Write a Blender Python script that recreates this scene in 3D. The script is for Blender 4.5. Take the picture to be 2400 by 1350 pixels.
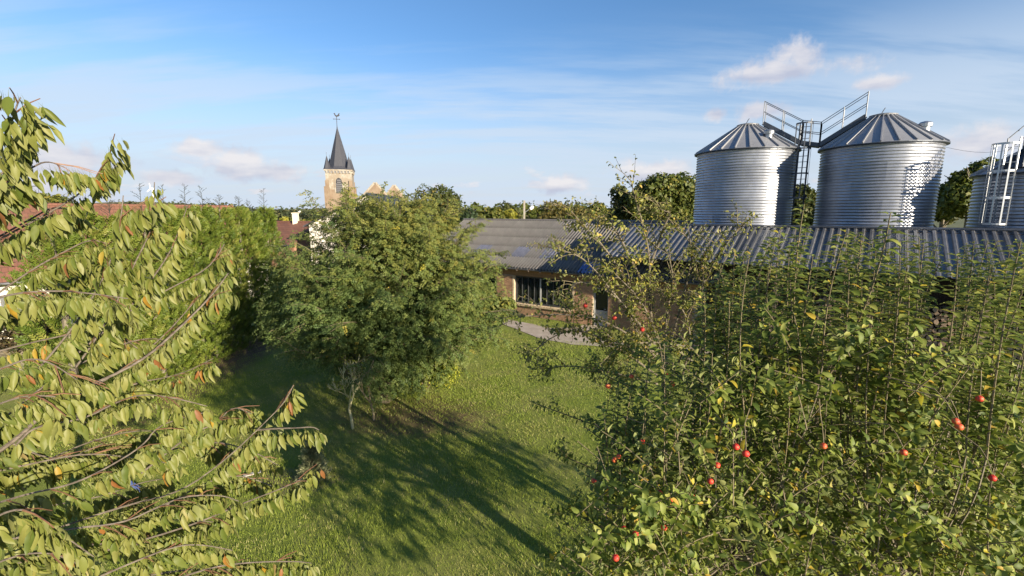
import bpy, math, random
import numpy as np
from mathutils import Matrix, Vector

# ------------------------------------------------------------------ clear
for o in list(bpy.data.objects):
    bpy.data.objects.remove(o)
scene = bpy.context.scene
COL = scene.collection

# ------------------------------------------------------------------ camera
H = 6.2
PITCH = math.radians(9.45)
FPX = 2400 * 16.0 / 36.0
cd = bpy.data.cameras.new('camera')
cam = bpy.data.objects.new('camera', cd)
COL.objects.link(cam)
cd.sensor_width = 36.0
cd.lens = 16.0
cd.clip_start = 0.05
cd.clip_end = 6000
cam.location = (0, 0, H)
cam.rotation_euler = (math.pi / 2 - PITCH, 0, 0)
scene.camera = cam

# ------------------------------------------------------------------ light
SUN_AZ = math.atan2(0.68, -0.733)           # from +Y towards +X
SUN_EL = math.radians(15.0)
SH = Vector((math.sin(SUN_AZ), math.cos(SUN_AZ), 0))
SUN_DIR = Vector((SH.x * math.cos(SUN_EL), SH.y * math.cos(SUN_EL), math.sin(SUN_EL)))
sd = bpy.data.lights.new('sun', 'SUN')
sd.energy = 5.0
sd.angle = math.radians(0.5)
sd.color = (1.0, 0.86, 0.66)
sun = bpy.data.objects.new('sun', sd)
COL.objects.link(sun)
sun.rotation_euler = (-SUN_DIR).to_track_quat('-Z', 'Y').to_euler()

scene.view_settings.view_transform = 'Standard'
scene.view_settings.look = 'None'
scene.view_settings.exposure = 1.3
scene.view_settings.gamma = 1.0
scene.view_settings.use_curve_mapping = False

CP, SP = math.cos(PITCH), math.sin(PITCH)


def ray(x, y):
    u = (x - 1200) / FPX
    v = (675 - y) / FPX
    return Vector((u, CP + v * SP, -SP + v * CP))


def G(x, y, z=0.0):
    d = ray(x, y)
    t = (z - H) / d.z
    return Vector((d.x * t, d.y * t, z))


def D(x, y, Y):
    d = ray(x, y)
    t = Y / d.y
    return Vector((d.x * t, Y, H + d.z * t))


scene.cycles.max_bounces = 6
scene.cycles.diffuse_bounces = 3
scene.cycles.glossy_bounces = 2
scene.cycles.transmission_bounces = 3
scene.cycles.transparent_max_bounces = 6

# ------------------------------------------------------------------ world
world = bpy.data.worlds.new('World')
scene.world = world
world.use_nodes = True
WN = world.node_tree.nodes
WL = world.node_tree.links
WN.clear()


def wn(t, **k):
    n = WN.new(t)
    for a, b in k.items():
        setattr(n, a, b)
    return n


def wmath(op, a, b=None, c=None, clamp=False):
    n = wn('ShaderNodeMath', operation=op, use_clamp=clamp)
    for i, v in enumerate((a, b, c)):
        if v is None:
            continue
        if isinstance(v, (int, float)):
            n.inputs[i].default_value = v
        else:
            WL.new(v, n.inputs[i])
    return n.outputs[0]


def wvec(op, a, b, out=0):
    n = wn('ShaderNodeVectorMath', operation=op)
    for i, v in enumerate((a, b)):
        if isinstance(v, (tuple, list, Vector)):
            n.inputs[i].default_value = tuple(v)
        else:
            WL.new(v, n.inputs[i])
    return n.outputs[out]


sky = wn('ShaderNodeTexSky', sky_type='NISHITA')
sky.sun_disc = False
sky.sun_elevation = SUN_EL
sky.sun_rotation = SUN_AZ
sky.altitude = 0
sky.air_density = 1.0
sky.dust_density = 0.6
sky.ozone_density = 2.2
tc = wn('ShaderNodeTexCoord')
dirv = tc.outputs['Generated']
sep = wn('ShaderNodeSeparateXYZ')
WL.new(dirv, sep.inputs[0])
zc = sep.outputs[2]


def wnoise(vec, scale, detail=5, rough=0.55, dist=0.0):
    n = wn('ShaderNodeTexNoise')
    n.inputs['Scale'].default_value = scale
    n.inputs['Detail'].default_value = detail
    n.inputs['Roughness'].default_value = rough
    n.inputs['Distortion'].default_value = dist
    WL.new(vec, n.inputs['Vector'])
    return n.outputs[0]


def wsmooth(x, a, b):
    n = wn('ShaderNodeMapRange', interpolation_type='SMOOTHSTEP')
    n.inputs[1].default_value = a
    n.inputs[2].default_value = b
    WL.new(x, n.inputs[0])
    return n.outputs[0]


# high thin cirrus: noise on the sky dome, drawn out sideways
zz = wmath('ADD', wmath('ABSOLUTE', zc), 0.16)
cmb = wn('ShaderNodeCombineXYZ')
WL.new(wmath('DIVIDE', sep.outputs[0], zz), cmb.inputs[0])
WL.new(wmath('DIVIDE', sep.outputs[1], zz), cmb.inputs[1])
cirv = wvec('MULTIPLY', cmb.outputs[0], (0.5, 2.4, 1.0))
cirv = wvec('ADD', cirv, (3.1, 1.7, 0.0))
rotn = wn('ShaderNodeVectorRotate', rotation_type='Z_AXIS')
rotn.inputs['Angle'].default_value = math.radians(-9)
WL.new(cirv, rotn.inputs[0])
cir = wnoise(rotn.outputs[0], 1.15, 5, 0.6, 0.0)
cir = wsmooth(cir, 0.40, 0.60)
cirband = wmath('MULTIPLY', wsmooth(zc, 0.38, 0.15), 0.7)
cir = wmath('MULTIPLY', cir, cirband)
# low haze of cloud towards the horizon all round
hz = wsmooth(zc, 0.34, 0.0)
# cumulus: scattered low banks by noise, all round the horizon
cumv = wvec('MULTIPLY', dirv, (1.0, 1.0, 3.0))
cn = wnoise(cumv, 9.0, 5, 0.58, 0.0)
cn2 = wnoise(wvec('ADD', cumv, (0.0, 0.0, 0.055)), 9.0, 3, 0.58, 0.0)
band = wmath('MULTIPLY', wsmooth(zc, 0.0, 0.035), wsmooth(zc, 0.13, 0.05))
cum = wmath('MULTIPLY', wsmooth(cn, 0.57, 0.67), band)
# single clouds by direction (azimuth from +Y, elevation, half sizes in radians)
fine = wnoise(dirv, 16.0, 5, 0.62, 0.0)
fine2 = wnoise(dirv, 5.5, 2, 0.55, 0.0)


def pixdir(x, y):
    return ray(x, y).normalized()


blobs = []
CL = [(1835, 168, 0.115, 0.026), (1880, 135, 0.05, 0.036), (1760, 172, 0.05, 0.022), (2050, 196, 0.042, 0.013), (1790, 258, 0.05, 0.018), (1680, 268, 0.02, 0.014),
      (470, 348, 0.046, 0.018), (555, 392, 0.075, 0.034), (640, 402, 0.08, 0.026), 
      (1300, 436, 0.065, 0.022), (1530, 400, 0.09, 0.026), (2290, 345, 0.09, 0.036), (180, 385, 0.085, 0.034), (390, 415, 0.06, 0.016),
      (20, 440, 0.12, 0.03)]
dirs = [(pixdir(x, y), a, b) for x, y, a, b in CL]
rr = random.Random(5)
for k in range(7):                         # the same kind of sky goes on behind the camera
    az = math.radians(80 + k * 30 + rr.uniform(-5, 5))
    el = rr.uniform(0.05, 0.30)
    dirs.append((Vector((math.sin(az) * math.cos(el), math.cos(az) * math.cos(el), math.sin(el))), rr.uniform(.05, .11), rr.uniform(.015, .03)))
acc = None
shade = None
for dv, a, b in dirs:
    t1 = Vector((dv.y, -dv.x, 0)).normalized()
    t2 = t1.cross(dv).normalized()
    if t2.z < 0:
        t2 = -t2
    rel = wvec('SUBTRACT', dirv, dv)
    p = wmath('DIVIDE', wvec('DOT_PRODUCT', rel, t1, 1), a)
    q = wmath('DIVIDE', wvec('DOT_PRODUCT', rel, t2, 1), b)
    m = wmath('SUBTRACT', 1.0, wmath('SQRT', wmath('ADD', wmath('MULTIPLY', p, p), wmath('MULTIPLY', q, q))))
    m = wmath('MAXIMUM', m, -1.0)
    acc = m if acc is None else wmath('MAXIMUM', acc, m)
    s_ = wmath('MULTIPLY', wmath('MAXIMUM', m, 0.0), q)
    shade = s_ if shade is None else wmath('ADD', shade, s_)
blob = wmath('ADD', acc, wmath('MULTIPLY', wmath('SUBTRACT', fine, 0.5), 2.6))
blob = wmath('ADD', blob, wmath('MULTIPLY', wmath('SUBTRACT', fine2, 0.5), 0.8))
blobm = wsmooth(blob, -0.12, 0.7)
cumall = wmath('MAXIMUM', wmath('MULTIPLY', cum, 0.7), wmath('MULTIPLY', blobm, 0.86))
light = wmath('ADD', wmath('MULTIPLY', wmath('SUBTRACT', cn, cn2), 2.0), wmath('ADD', wmath('MULTIPLY', shade, 0.9), 0.5))
light = wmath('ADD', light, wmath('MULTIPLY', wmath('SUBTRACT', fine, 0.5), 0.7), clamp=True)


def wmix(f, a, b):
    n = wn('ShaderNodeMix', data_type='RGBA')
    for i, v in ((0, f), (6, a), (7, b)):
        if isinstance(v, (int, float)):
            n.inputs[i].default_value = v
        elif isinstance(v, tuple):
            n.inputs[i].default_value = (*v, 1)
        else:
            WL.new(v, n.inputs[i])
    return n.outputs[2]


SKYK = 0.072
skyc = wn('ShaderNodeHueSaturation')
WL.new(sky.outputs[0], skyc.inputs['Color'])
skyc.inputs['Saturation'].default_value = 1.05
tin = wvec('MULTIPLY', skyc.outputs[0], (0.76, 0.95, 1.14))
c0 = wmix(wmath('MULTIPLY', hz, 0.97), tin, (3.7, 4.1, 4.75))
c1 = wmix(cir, c0, (3.6, 4.25, 5.1))
cumcol = wmix(light, (3.0, 3.15, 3.9), (5.0, 4.8, 4.85))
c2 = wmix(cumall, c1, cumcol)
bg = wn('ShaderNodeBackground')
bg.inputs['Strength'].default_value = SKYK
WL.new(c2, bg.inputs['Color'])
wo = wn('ShaderNodeOutputWorld')
WL.new(bg.outputs[0], wo.inputs[0])

# ------------------------------------------------------------------ materials
MATS = {}


class NT:
    def __init__(self, name):
        self.m = bpy.data.materials.new(name)
        self.m.use_nodes = True
        self.t = self.m.node_tree
        self.t.nodes.clear()
        self.out = self.n('ShaderNodeOutputMaterial')
        MATS[name] = self.m

    def n(self, ty, **k):
        x = self.t.nodes.new(ty)
        for a, b in k.items():
            setattr(x, a, b)
        return x

    def put(self, sock, v):
        if v is None:
            return
        if isinstance(v, bpy.types.NodeSocket):
            self.t.links.new(v, sock)
        elif isinstance(v, (tuple, list)) and sock.type == 'RGBA' and len(v) == 3:
            sock.default_value = (*v, 1)
        else:
            sock.default_value = v

    def math(self, op, a, b=None, clamp=False):
        x = self.n('ShaderNodeMath', operation=op, use_clamp=clamp)
        self.put(x.inputs[0], a)
        self.put(x.inputs[1], b)
        return x.outputs[0]

    def mix(self, f, a, b, blend='MIX'):
        x = self.n('ShaderNodeMix', data_type='RGBA', blend_type=blend)
        self.put(x.inputs[0], f)
        self.put(x.inputs[6], a)
        self.put(x.inputs[7], b)
        return x.outputs[2]

    def noise(self, scale, detail=4, rough=.55, vec=None, stretch=None):
        if vec is None:
            vec = self.n('ShaderNodeTexCoord').outputs['Object']
        if stretch:
            mp = self.n('ShaderNodeMapping')
            mp.inputs['Scale'].default_value = stretch
            self.t.links.new(vec, mp.inputs[0])
            vec = mp.outputs[0]
        x = self.n('ShaderNodeTexNoise')
        x.inputs['Scale'].default_value = scale
        x.inputs['Detail'].default_value = detail
        x.inputs['Roughness'].default_value = rough
        self.t.links.new(vec, x.inputs['Vector'])
        return x.outputs[0]

    def ramp(self, f, stops):
        x = self.n('ShaderNodeValToRGB')
        e = x.color_ramp.elements
        while len(e) < len(stops):
            e.new(0.5)
        for el, (p, c) in zip(e, stops):
            el.position = p
            el.color = (*c, 1)
        self.t.links.new(f, x.inputs[0])
        return x.outputs[0]

    def rnd(self):
        a = self.n('ShaderNodeAttribute', attribute_name='rnd').outputs['Fac']
        o = self.n('ShaderNodeObjectInfo').outputs['Random']
        return self.math('FRACT', self.math('ADD', a, o))

    def objrnd(self):
        return self.n('ShaderNodeObjectInfo').outputs['Random']

    def bump(self, h, strength=.3, dist=.02):
        x = self.n('ShaderNodeBump')
        x.inputs['Strength'].default_value = strength
        x.inputs['Distance'].default_value = dist
        self.t.links.new(h, x.inputs['Height'])
        return x.outputs[0]

    def bsdf(self, col, rough=.7, metal=0.0, normal=None, spec=.5):
        b = self.n('ShaderNodeBsdfPrincipled')
        self.put(b.inputs['Base Color'], col)
        self.put(b.inputs['Roughness'], rough)
        self.put(b.inputs['Metallic'], metal)
        b.inputs['Specular IOR Level'].default_value = spec
        if normal is not None:
            self.t.links.new(normal, b.inputs['Normal'])
        return b.outputs[0]

    def done(self, s):
        self.t.links.new(s, self.out.inputs[0])
        return self.m


def simple(name, c1, c2, scale=3.0, rough=.7, metal=0, bump=.25, bscale=None, bdist=.01, stretch=None, objvar=0.0, spec=.4):
    t = NT(name)
    n = t.noise(scale, 6, .6, stretch=stretch)
    c = t.ramp(n, [(.3, c1), (.7, c2)])
    if objvar:
        k = t.math('ADD', t.math('MULTIPLY', t.objrnd(), objvar), 1 - objvar / 2)
        v = t.n('ShaderNodeVectorMath', operation='SCALE')
        t.put(v.inputs[0], c)
        t.put(v.inputs[3], k)
        c = v.outputs[0]
    nb = t.bump(t.noise(bscale or scale * 6, 4, .6, stretch=stretch), bump, bdist) if bump else None
    return t.done(t.bsdf(c, rough, metal, nb, spec))


def leafmat(name, stops, rough=.5, trans=.28, under=None, spec=.35, tint=None):
    t = NT(name)
    c = t.ramp(t.rnd(), stops)
    # veins and blotches on the blade
    if tint:
        c = t.mix(t.math('MULTIPLY', t.noise(40, 1, .5), .35), c, tint)
    if under:
        bf = t.n('ShaderNodeNewGeometry').outputs['Backfacing']
        c = t.mix(t.math('MULTIPLY', bf, .55), c, under)
    b = t.bsdf(c, rough, 0, None, spec)
    tr = t.n('ShaderNodeBsdfTranslucent')
    t.put(tr.inputs[0], t.mix(.5, c, (.20, .24, .02)))
    ms = t.n('ShaderNodeMixShader')
    ms.inputs[0].default_value = trans
    t.t.links.new(b, ms.inputs[1])
    t.t.links.new(tr.outputs[0], ms.inputs[2])
    return t.done(ms.outputs[0])


leafmat('cherry_leaf', [(0, (.08, .115, .018)), (.30, (.135, .16, .032)), (.65, (.19, .205, .05)), (.972, (.23, .23, .065)), (.978, (.38, .24, .02)), (.989, (.28, .10, .03)), (1, (.20, .075, .035))], .5, .32, (.21, .22, .09), .3, (.09, .10, .02))
leafmat('apple_leaf', [(0, (.065, .105, .02)), (.4, (.14, .19, .034)), (.78, (.255, .295, .065)), (.945, (.36, .375, .10)), (.965, (.50, .43, .05)), (1, (.46, .30, .05))], .55, .42, (.30, .32, .16), .3)
leafmat('old_apple_leaf', [(0, (.09, .115, .02)), (.4, (.15, .165, .03)), (.75, (.22, .215, .045)), (.92, (.33, .30, .05)), (1, (.40, .26, .04))], .5, .35, (.28, .28, .13), .4)
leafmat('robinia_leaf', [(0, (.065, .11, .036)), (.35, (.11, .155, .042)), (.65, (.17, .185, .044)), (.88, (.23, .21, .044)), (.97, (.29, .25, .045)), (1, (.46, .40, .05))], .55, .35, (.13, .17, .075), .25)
leafmat('thuja_leaf', [(0, (.055, .09, .012)), (.5, (.10, .14, .018)), (.85, (.15, .18, .028)), (1, (.20, .20, .045))], .55, .2, None, .3)
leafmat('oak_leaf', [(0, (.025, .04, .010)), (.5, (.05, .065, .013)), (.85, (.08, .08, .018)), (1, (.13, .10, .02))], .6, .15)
leafmat('ash_leaf', [(0, (.05, .075, .012)), (.5, (.085, .105, .016)), (.85, (.13, .13, .022)), (1, (.20, .17, .03))], .6, .2)
leafmat('brown_leaf', [(0, (.06, .06, .016)), (.5, (.105, .09, .022)), (.85, (.15, .12, .03)), (1, (.19, .14, .03))], .6, .2)
leafmat('yellow_leaf', [(0, (.15, .17, .02)), (.5, (.24, .23, .03)), (1, (.32, .28, .03))], .6, .25)
leafmat('pine_leaf', [(0, (.018, .035, .016)), (.6, (.03, .055, .022)), (1, (.05, .075, .03))], .6, .1)
leafmat('bush_leaf', [(0, (.12, .16, .02)), (.5, (.22, .26, .03)), (.9, (.32, .34, .04)), (1, (.42, .38, .05))], .5, .4)
leafmat('far_leaf', [(0, (.03, .045, .02)), (.6, (.055, .065, .028)), (1, (.09, .085, .03))], .7, .1)
leafmat('cypress_leaf', [(0, (.12, .14, .07)), (.6, (.19, .21, .11)), (1, (.26, .26, .15))], .6, .2)
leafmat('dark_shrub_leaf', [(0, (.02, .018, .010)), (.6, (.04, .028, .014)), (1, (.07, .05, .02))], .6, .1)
leafmat('grass_blade', [(0, (.21, .28, .04)), (.45, (.29, .35, .055)), (.8, (.37, .395, .085)), (.95, (.44, .42, .15)), (1, (.50, .46, .22))], .6, .42)

simple('bark_grey', (.09, .075, .055), (.20, .175, .13), 9, .85, bump=.6)
simple('bark_cherry', (.06, .045, .035), (.19, .16, .13), 14, .7, bump=.5, stretch=(1, 1, 4))
simple('twig_red', (.11, .05, .03), (.20, .11, .06), 20, .6, bump=.2)
simple('twig_olive', (.30, .27, .13), (.48, .44, .25), 14, .75, bump=.3)
simple('twig_dark', (.02, .025, .02), (.05, .05, .035), 14, .8, bump=.3)
simple('twig_brown', (.10, .08, .045), (.20, .165, .10), 14, .8, bump=.3)

t = NT('apple_skin')
tcn = t.n('ShaderNodeTexCoord')
n1 = t.noise(1.6, 5, .65)
n2 = t.math('ADD', t.math('MULTIPLY', n1, .95), t.math('MULTIPLY', t.objrnd(), .25))
t.done(t.bsdf(t.ramp(n2, [(.25, (.50, .02, .02)), (.58, (.50, .04, .03)), (.78, (.55, .16, .05)), (.95, (.52, .38, .10))]), .5, 0, None, .3))

# ground and lawn
t = NT('lawn')
big = t.noise(.55, 4, .6)
mid = t.noise(3.5, 5, .65)
finen = t.noise(60, 4, .7)
c = t.ramp(mid, [(.25, (.13, .18, .025)), (.5, (.19, .235, .038)), (.75, (.25, .265, .055))])
c = t.mix(t.math('MULTIPLY', t.ramp(big, [(.42, (0, 0, 0)), (.65, (1, 1, 1))]), .7), c, (.27, .26, .085))
c = t.mix(t.math('MULTIPLY', finen, .4), c, (.05, .07, .014))
sp_ = t.n('ShaderNodeSeparateXYZ')
t.put(sp_.inputs[0], t.n('ShaderNodeTexCoord').outputs['Object'])
for ex, ey, rx_, ry_, colr in ((-2.9, 13.2, 2.6, 1.5, (.13, .095, .05)), (-11.6, 17.5, 1.1, 7.0, (.12, .085, .05)), (-5.2, 9.8, 1.2, .6, (.19, .16, .08))):
    qx = t.math('DIVIDE', t.math('SUBTRACT', sp_.outputs[0], ex), rx_)
    qy = t.math('DIVIDE', t.math('SUBTRACT', sp_.outputs[1], ey), ry_)
    dd = t.math('ADD', t.math('MULTIPLY', qx, qx), t.math('MULTIPLY', qy, qy))
    dd = t.math('SUBTRACT', t.math('ADD', 1.15, t.math('MULTIPLY', t.math('SUBTRACT', mid, .5), 2.6)), dd, True)
    c = t.mix(t.math('MULTIPLY', dd, .9), c, colr)
t.done(t.bsdf(c, .85, 0, t.bump(finen, .7, .03), .2))
simple('field', (.07, .09, .025), (.13, .13, .05), .05, .9, bump=.2)
simple('soil', (.07, .045, .025), (.15, .10, .06), 4, .95, bump=.6, bdist=.03)
simple('dry_grass', (.14, .12, .05), (.24, .19, .10), 6, .95, bump=.7, bscale=60, bdist=.03)
simple('path_gravel', (.30, .25, .20), (.44, .38, .31), 2.5, .95, bump=.5, bscale=70, bdist=.015)
simple('hill_field', (.10, .10, .04), (.18, .15, .07), .02, .95, bump=0)

# masonry
simple('mortar', (.30, .25, .18), (.42, .36, .27), 6, .95, bump=.4)
simple('brick', (.26, .145, .085), (.42, .27, .16), 5, .9, bump=.5, bscale=50, objvar=.45)
simple('brick_pale', (.42, .32, .20), (.58, .47, .32), 5, .9, bump=.4, bscale=50, objvar=.25)  # paler brick for the sill; on the window jambs it paints in sunlight
simple('white_render', (.52, .48, .42), (.62, .58, .52), 1.5, .9, bump=.15)
simple('cream_render', (.60, .52, .38), (.70, .62, .48), 1.5, .9, bump=.15)


def brickmat(name, c1, c2, mo, scale=1.0, bw=.24, bh=.075, patch=None):
    t = NT(name)
    tcx = t.n('ShaderNodeTexCoord').outputs['Object']
    sp = t.n('ShaderNodeSeparateXYZ')
    t.put(sp.inputs[0], tcx)
    cb = t.n('ShaderNodeCombineXYZ')
    t.put(cb.inputs[0], t.math('ADD', sp.outputs[0], sp.outputs[1]))
    t.put(cb.inputs[1], sp.outputs[2])
    br = t.n('ShaderNodeTexBrick')
    t.put(br.inputs['Vector'], cb.outputs[0])
    t.put(br.inputs['Color1'], c1)
    t.put(br.inputs['Color2'], c2)
    t.put(br.inputs['Mortar'], mo)
    br.inputs['Scale'].default_value = scale
    br.inputs['Brick Width'].default_value = bw
    br.inputs['Row Height'].default_value = bh
    br.inputs['Mortar Size'].default_value = .008
    c = br.outputs[0]
    if patch:
        pn = t.ramp(t.noise(.55, 5, .65), [(.44, (0, 0, 0)), (.56, (1, 1, 1))])
        c = t.mix(pn, c, patch)
    c = t.mix(t.math('MULTIPLY', t.noise(2.2, 5, .7), .4), c, tuple(x * .6 for x in c1))
    return t.done(t.bsdf(c, .9, 0, t.bump(br.outputs['Fac'], .3, -.01), .2))


brickmat('church_brick', (.16, .11, .075), (.22, .155, .105), (.25, .21, .155), patch=(.25, .195, .14))
brickmat('church_stone', (.30, .275, .23), (.37, .345, .30), (.27, .245, .20), bw=.6, bh=.3, patch=(.25, .205, .155))
brickmat('red_brickwork', (.24, .10, .06), (.34, .16, .09), (.36, .30, .24))

# tiled roof
t = NT('red_tile')
tcx = t.n('ShaderNodeTexCoord').outputs['Object']
w1 = t.n('ShaderNodeTexBrick')
sp = t.n('ShaderNodeSeparateXYZ')
t.put(sp.inputs[0], tcx)
cb = t.n('ShaderNodeCombineXYZ')
t.put(cb.inputs[0], t.math('ADD', sp.outputs[0], sp.outputs[1]))
t.put(cb.inputs[1], sp.outputs[2])
t.put(w1.inputs['Vector'], cb.outputs[0])
w1.inputs['Brick Width'].default_value = .32
w1.inputs['Row Height'].default_value = .22
w1.inputs['Mortar Size'].default_value = .015
w1.inputs['Scale'].default_value = 1
t.put(w1.inputs['Color1'], (.145, .055, .036))
t.put(w1.inputs['Color2'], (.20, .08, .05))
t.put(w1.inputs['Mortar'], (.09, .035, .025))
c = t.mix(t.math('MULTIPLY', t.noise(1.3, 5, .7), .55), w1.outputs[0], (.15, .10, .075))
t.done(t.bsdf(c, .8, 0, t.bump(w1.outputs['Fac'], .5, -.03), .3))

# slate of the spire
t = NT('slate')
c = t.mix(t.noise(3, 4, .6), (.03, .032, .042), (.06, .062, .074))
t.done(t.bsdf(c, .55, 0, t.bump(t.noise(14, 3, .6, stretch=(1, 1, 3)), .3, .02), .4))

# corrugated cement roof sheets
t = NT('fibre_cement')
n1 = t.noise(1.6, 6, .65)
n2 = t.noise(25, 4, .7)
c = t.ramp(n1, [(.3, (.165, .158, .152)), (.55, (.20, .19, .182)), (.75, (.235, .222, .205))])
k = t.math('ADD', t.math('MULTIPLY', t.objrnd(), .08), .65)
v = t.n('ShaderNodeVectorMath', operation='SCALE')
t.put(v.inputs[0], c)
t.put(v.inputs[3], k)
c = t.mix(t.ramp(n2, [(.60, (0, 0, 0)), (.70, (.5, .5, .5))]), v.outputs[0], (.34, .31, .22))
t.done(t.bsdf(c, .85, 0, t.bump(n2, .3, .006), .3))
simple('skylight_sheet', (.06, .07, .11), (.12, .13, .18), 3, .35, bump=.1, spec=.5)
simple('blue_sheet', (.05, .11, .30), (.09, .17, .40), 3, .4, bump=.1)

# galvanised steel
def galv(name, c1, c2, rough, metal=.9, objvar=.2, streak=None):
    t = NT(name)
    n1 = t.noise(2.2, 5, .6, stretch=streak)
    c = t.ramp(n1, [(.3, c1), (.7, c2)])
    k = t.math('ADD', t.math('MULTIPLY', t.objrnd(), objvar), 1 - objvar / 2)
    v = t.n('ShaderNodeVectorMath', operation='SCALE')
    t.put(v.inputs[0], c)
    t.put(v.inputs[3], k)
    r = t.math('ADD', t.math('MULTIPLY', t.noise(5, 4, .6), .12), rough - .06)
    return t.done(t.bsdf(v.outputs[0], r, metal, t.bump(t.noise(30, 3, .5), .06, .004), .5))


galv('silo_steel', (.32, .34, .385), (.43, .45, .485), .40, .74, .22, (1, 1, .3))
galv('silo_roof_steel', (.27, .275, .29), (.34, .345, .36), .45, .45, .10)
galv('bright_steel', (.34, .36, .38), (.44, .46, .48), .38, .85)
galv('dark_steel', (.05, .06, .075), (.09, .10, .12), .5, .6)
galv('shed_steel', (.12, .124, .135), (.21, .212, .22), .40, .6, .35, (1, 1, 1))
simple('zinc', (.10, .10, .11), (.17, .17, .18), 4, .5, .6, bump=.1)
simple('rust_edge', (.25, .11, .05), (.34, .17, .08), 6, .8)
simple('wood_beam', (.17, .095, .045), (.30, .18, .09), 5, .8, bump=.4, stretch=(1, 1, 6), objvar=.3)
simple('wood_dark', (.035, .028, .022), (.075, .055, .04), 5, .9, bump=.4)
simple('log_end', (.22, .15, .10), (.40, .29, .20), 8, .9, bump=.4, objvar=.7)
simple('pale_board', (.50, .48, .36), (.62, .60, .46), 6, .7)
simple('grey_board', (.26, .25, .22), (.38, .36, .31), 6, .8)
simple('blue_plastic', (.12, .17, .42), (.16, .22, .50), 6, .4)
simple('frame_dark', (.03, .032, .035), (.055, .058, .06), 6, .45, bump=0)
simple('frame_grey', (.22, .23, .23), (.32, .33, .33), 6, .5, bump=0)
simple('concrete', (.22, .20, .17), (.30, .28, .24), 4, .9)
simple('white_paint', (.74, .75, .76), (.82, .82, .82), 4, .4, bump=0)
simple('louvre', (.14, .14, .15), (.22, .22, .23), 5, .7)
simple('iron', (.03, .03, .035), (.05, .05, .055), 5, .5, .3, bump=0)
simple('interior', (.05, .045, .04), (.09, .08, .07), 2, .9, bump=0)
t = NT('pane_glass')
g = t.n('ShaderNodeBsdfPrincipled')
g.inputs['Base Color'].default_value = (.02, .025, .028, 1)
g.inputs['Roughness'].default_value = .04
g.inputs['Specular IOR Level'].default_value = .6
tr = t.n('ShaderNodeBsdfTransparent')
ms = t.n('ShaderNodeMixShader')
ms.inputs[0].default_value = .6
t.t.links.new(tr.outputs[0], ms.inputs[1])
t.t.links.new(g.outputs[0], ms.inputs[2])
t.done(ms.outputs[0])

# ------------------------------------------------------------------ mesh helpers


def mesh_np(name, V, F, rnd=None, smooth=False):
    V = np.asarray(V, np.float32).reshape(-1, 3)
    F = np.asarray(F, np.int32)
    n, k = F.shape
    me = bpy.data.meshes.new(name)
    me.vertices.add(len(V))
    me.vertices.foreach_set('co', V.ravel())
    me.loops.add(n * k)
    me.loops.foreach_set('vertex_index', F.ravel())
    me.polygons.add(n)
    me.polygons.foreach_set('loop_start', np.arange(0, n * k, k, dtype=np.int32))
    if smooth:
        me.polygons.foreach_set('use_smooth', np.ones(n, bool))
    me.update(calc_edges=True)
    if rnd is not None:
        at = me.attributes.new('rnd', 'FLOAT', 'FACE')
        at.data.foreach_set('value', np.asarray(rnd, np.float32))
    return me


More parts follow.
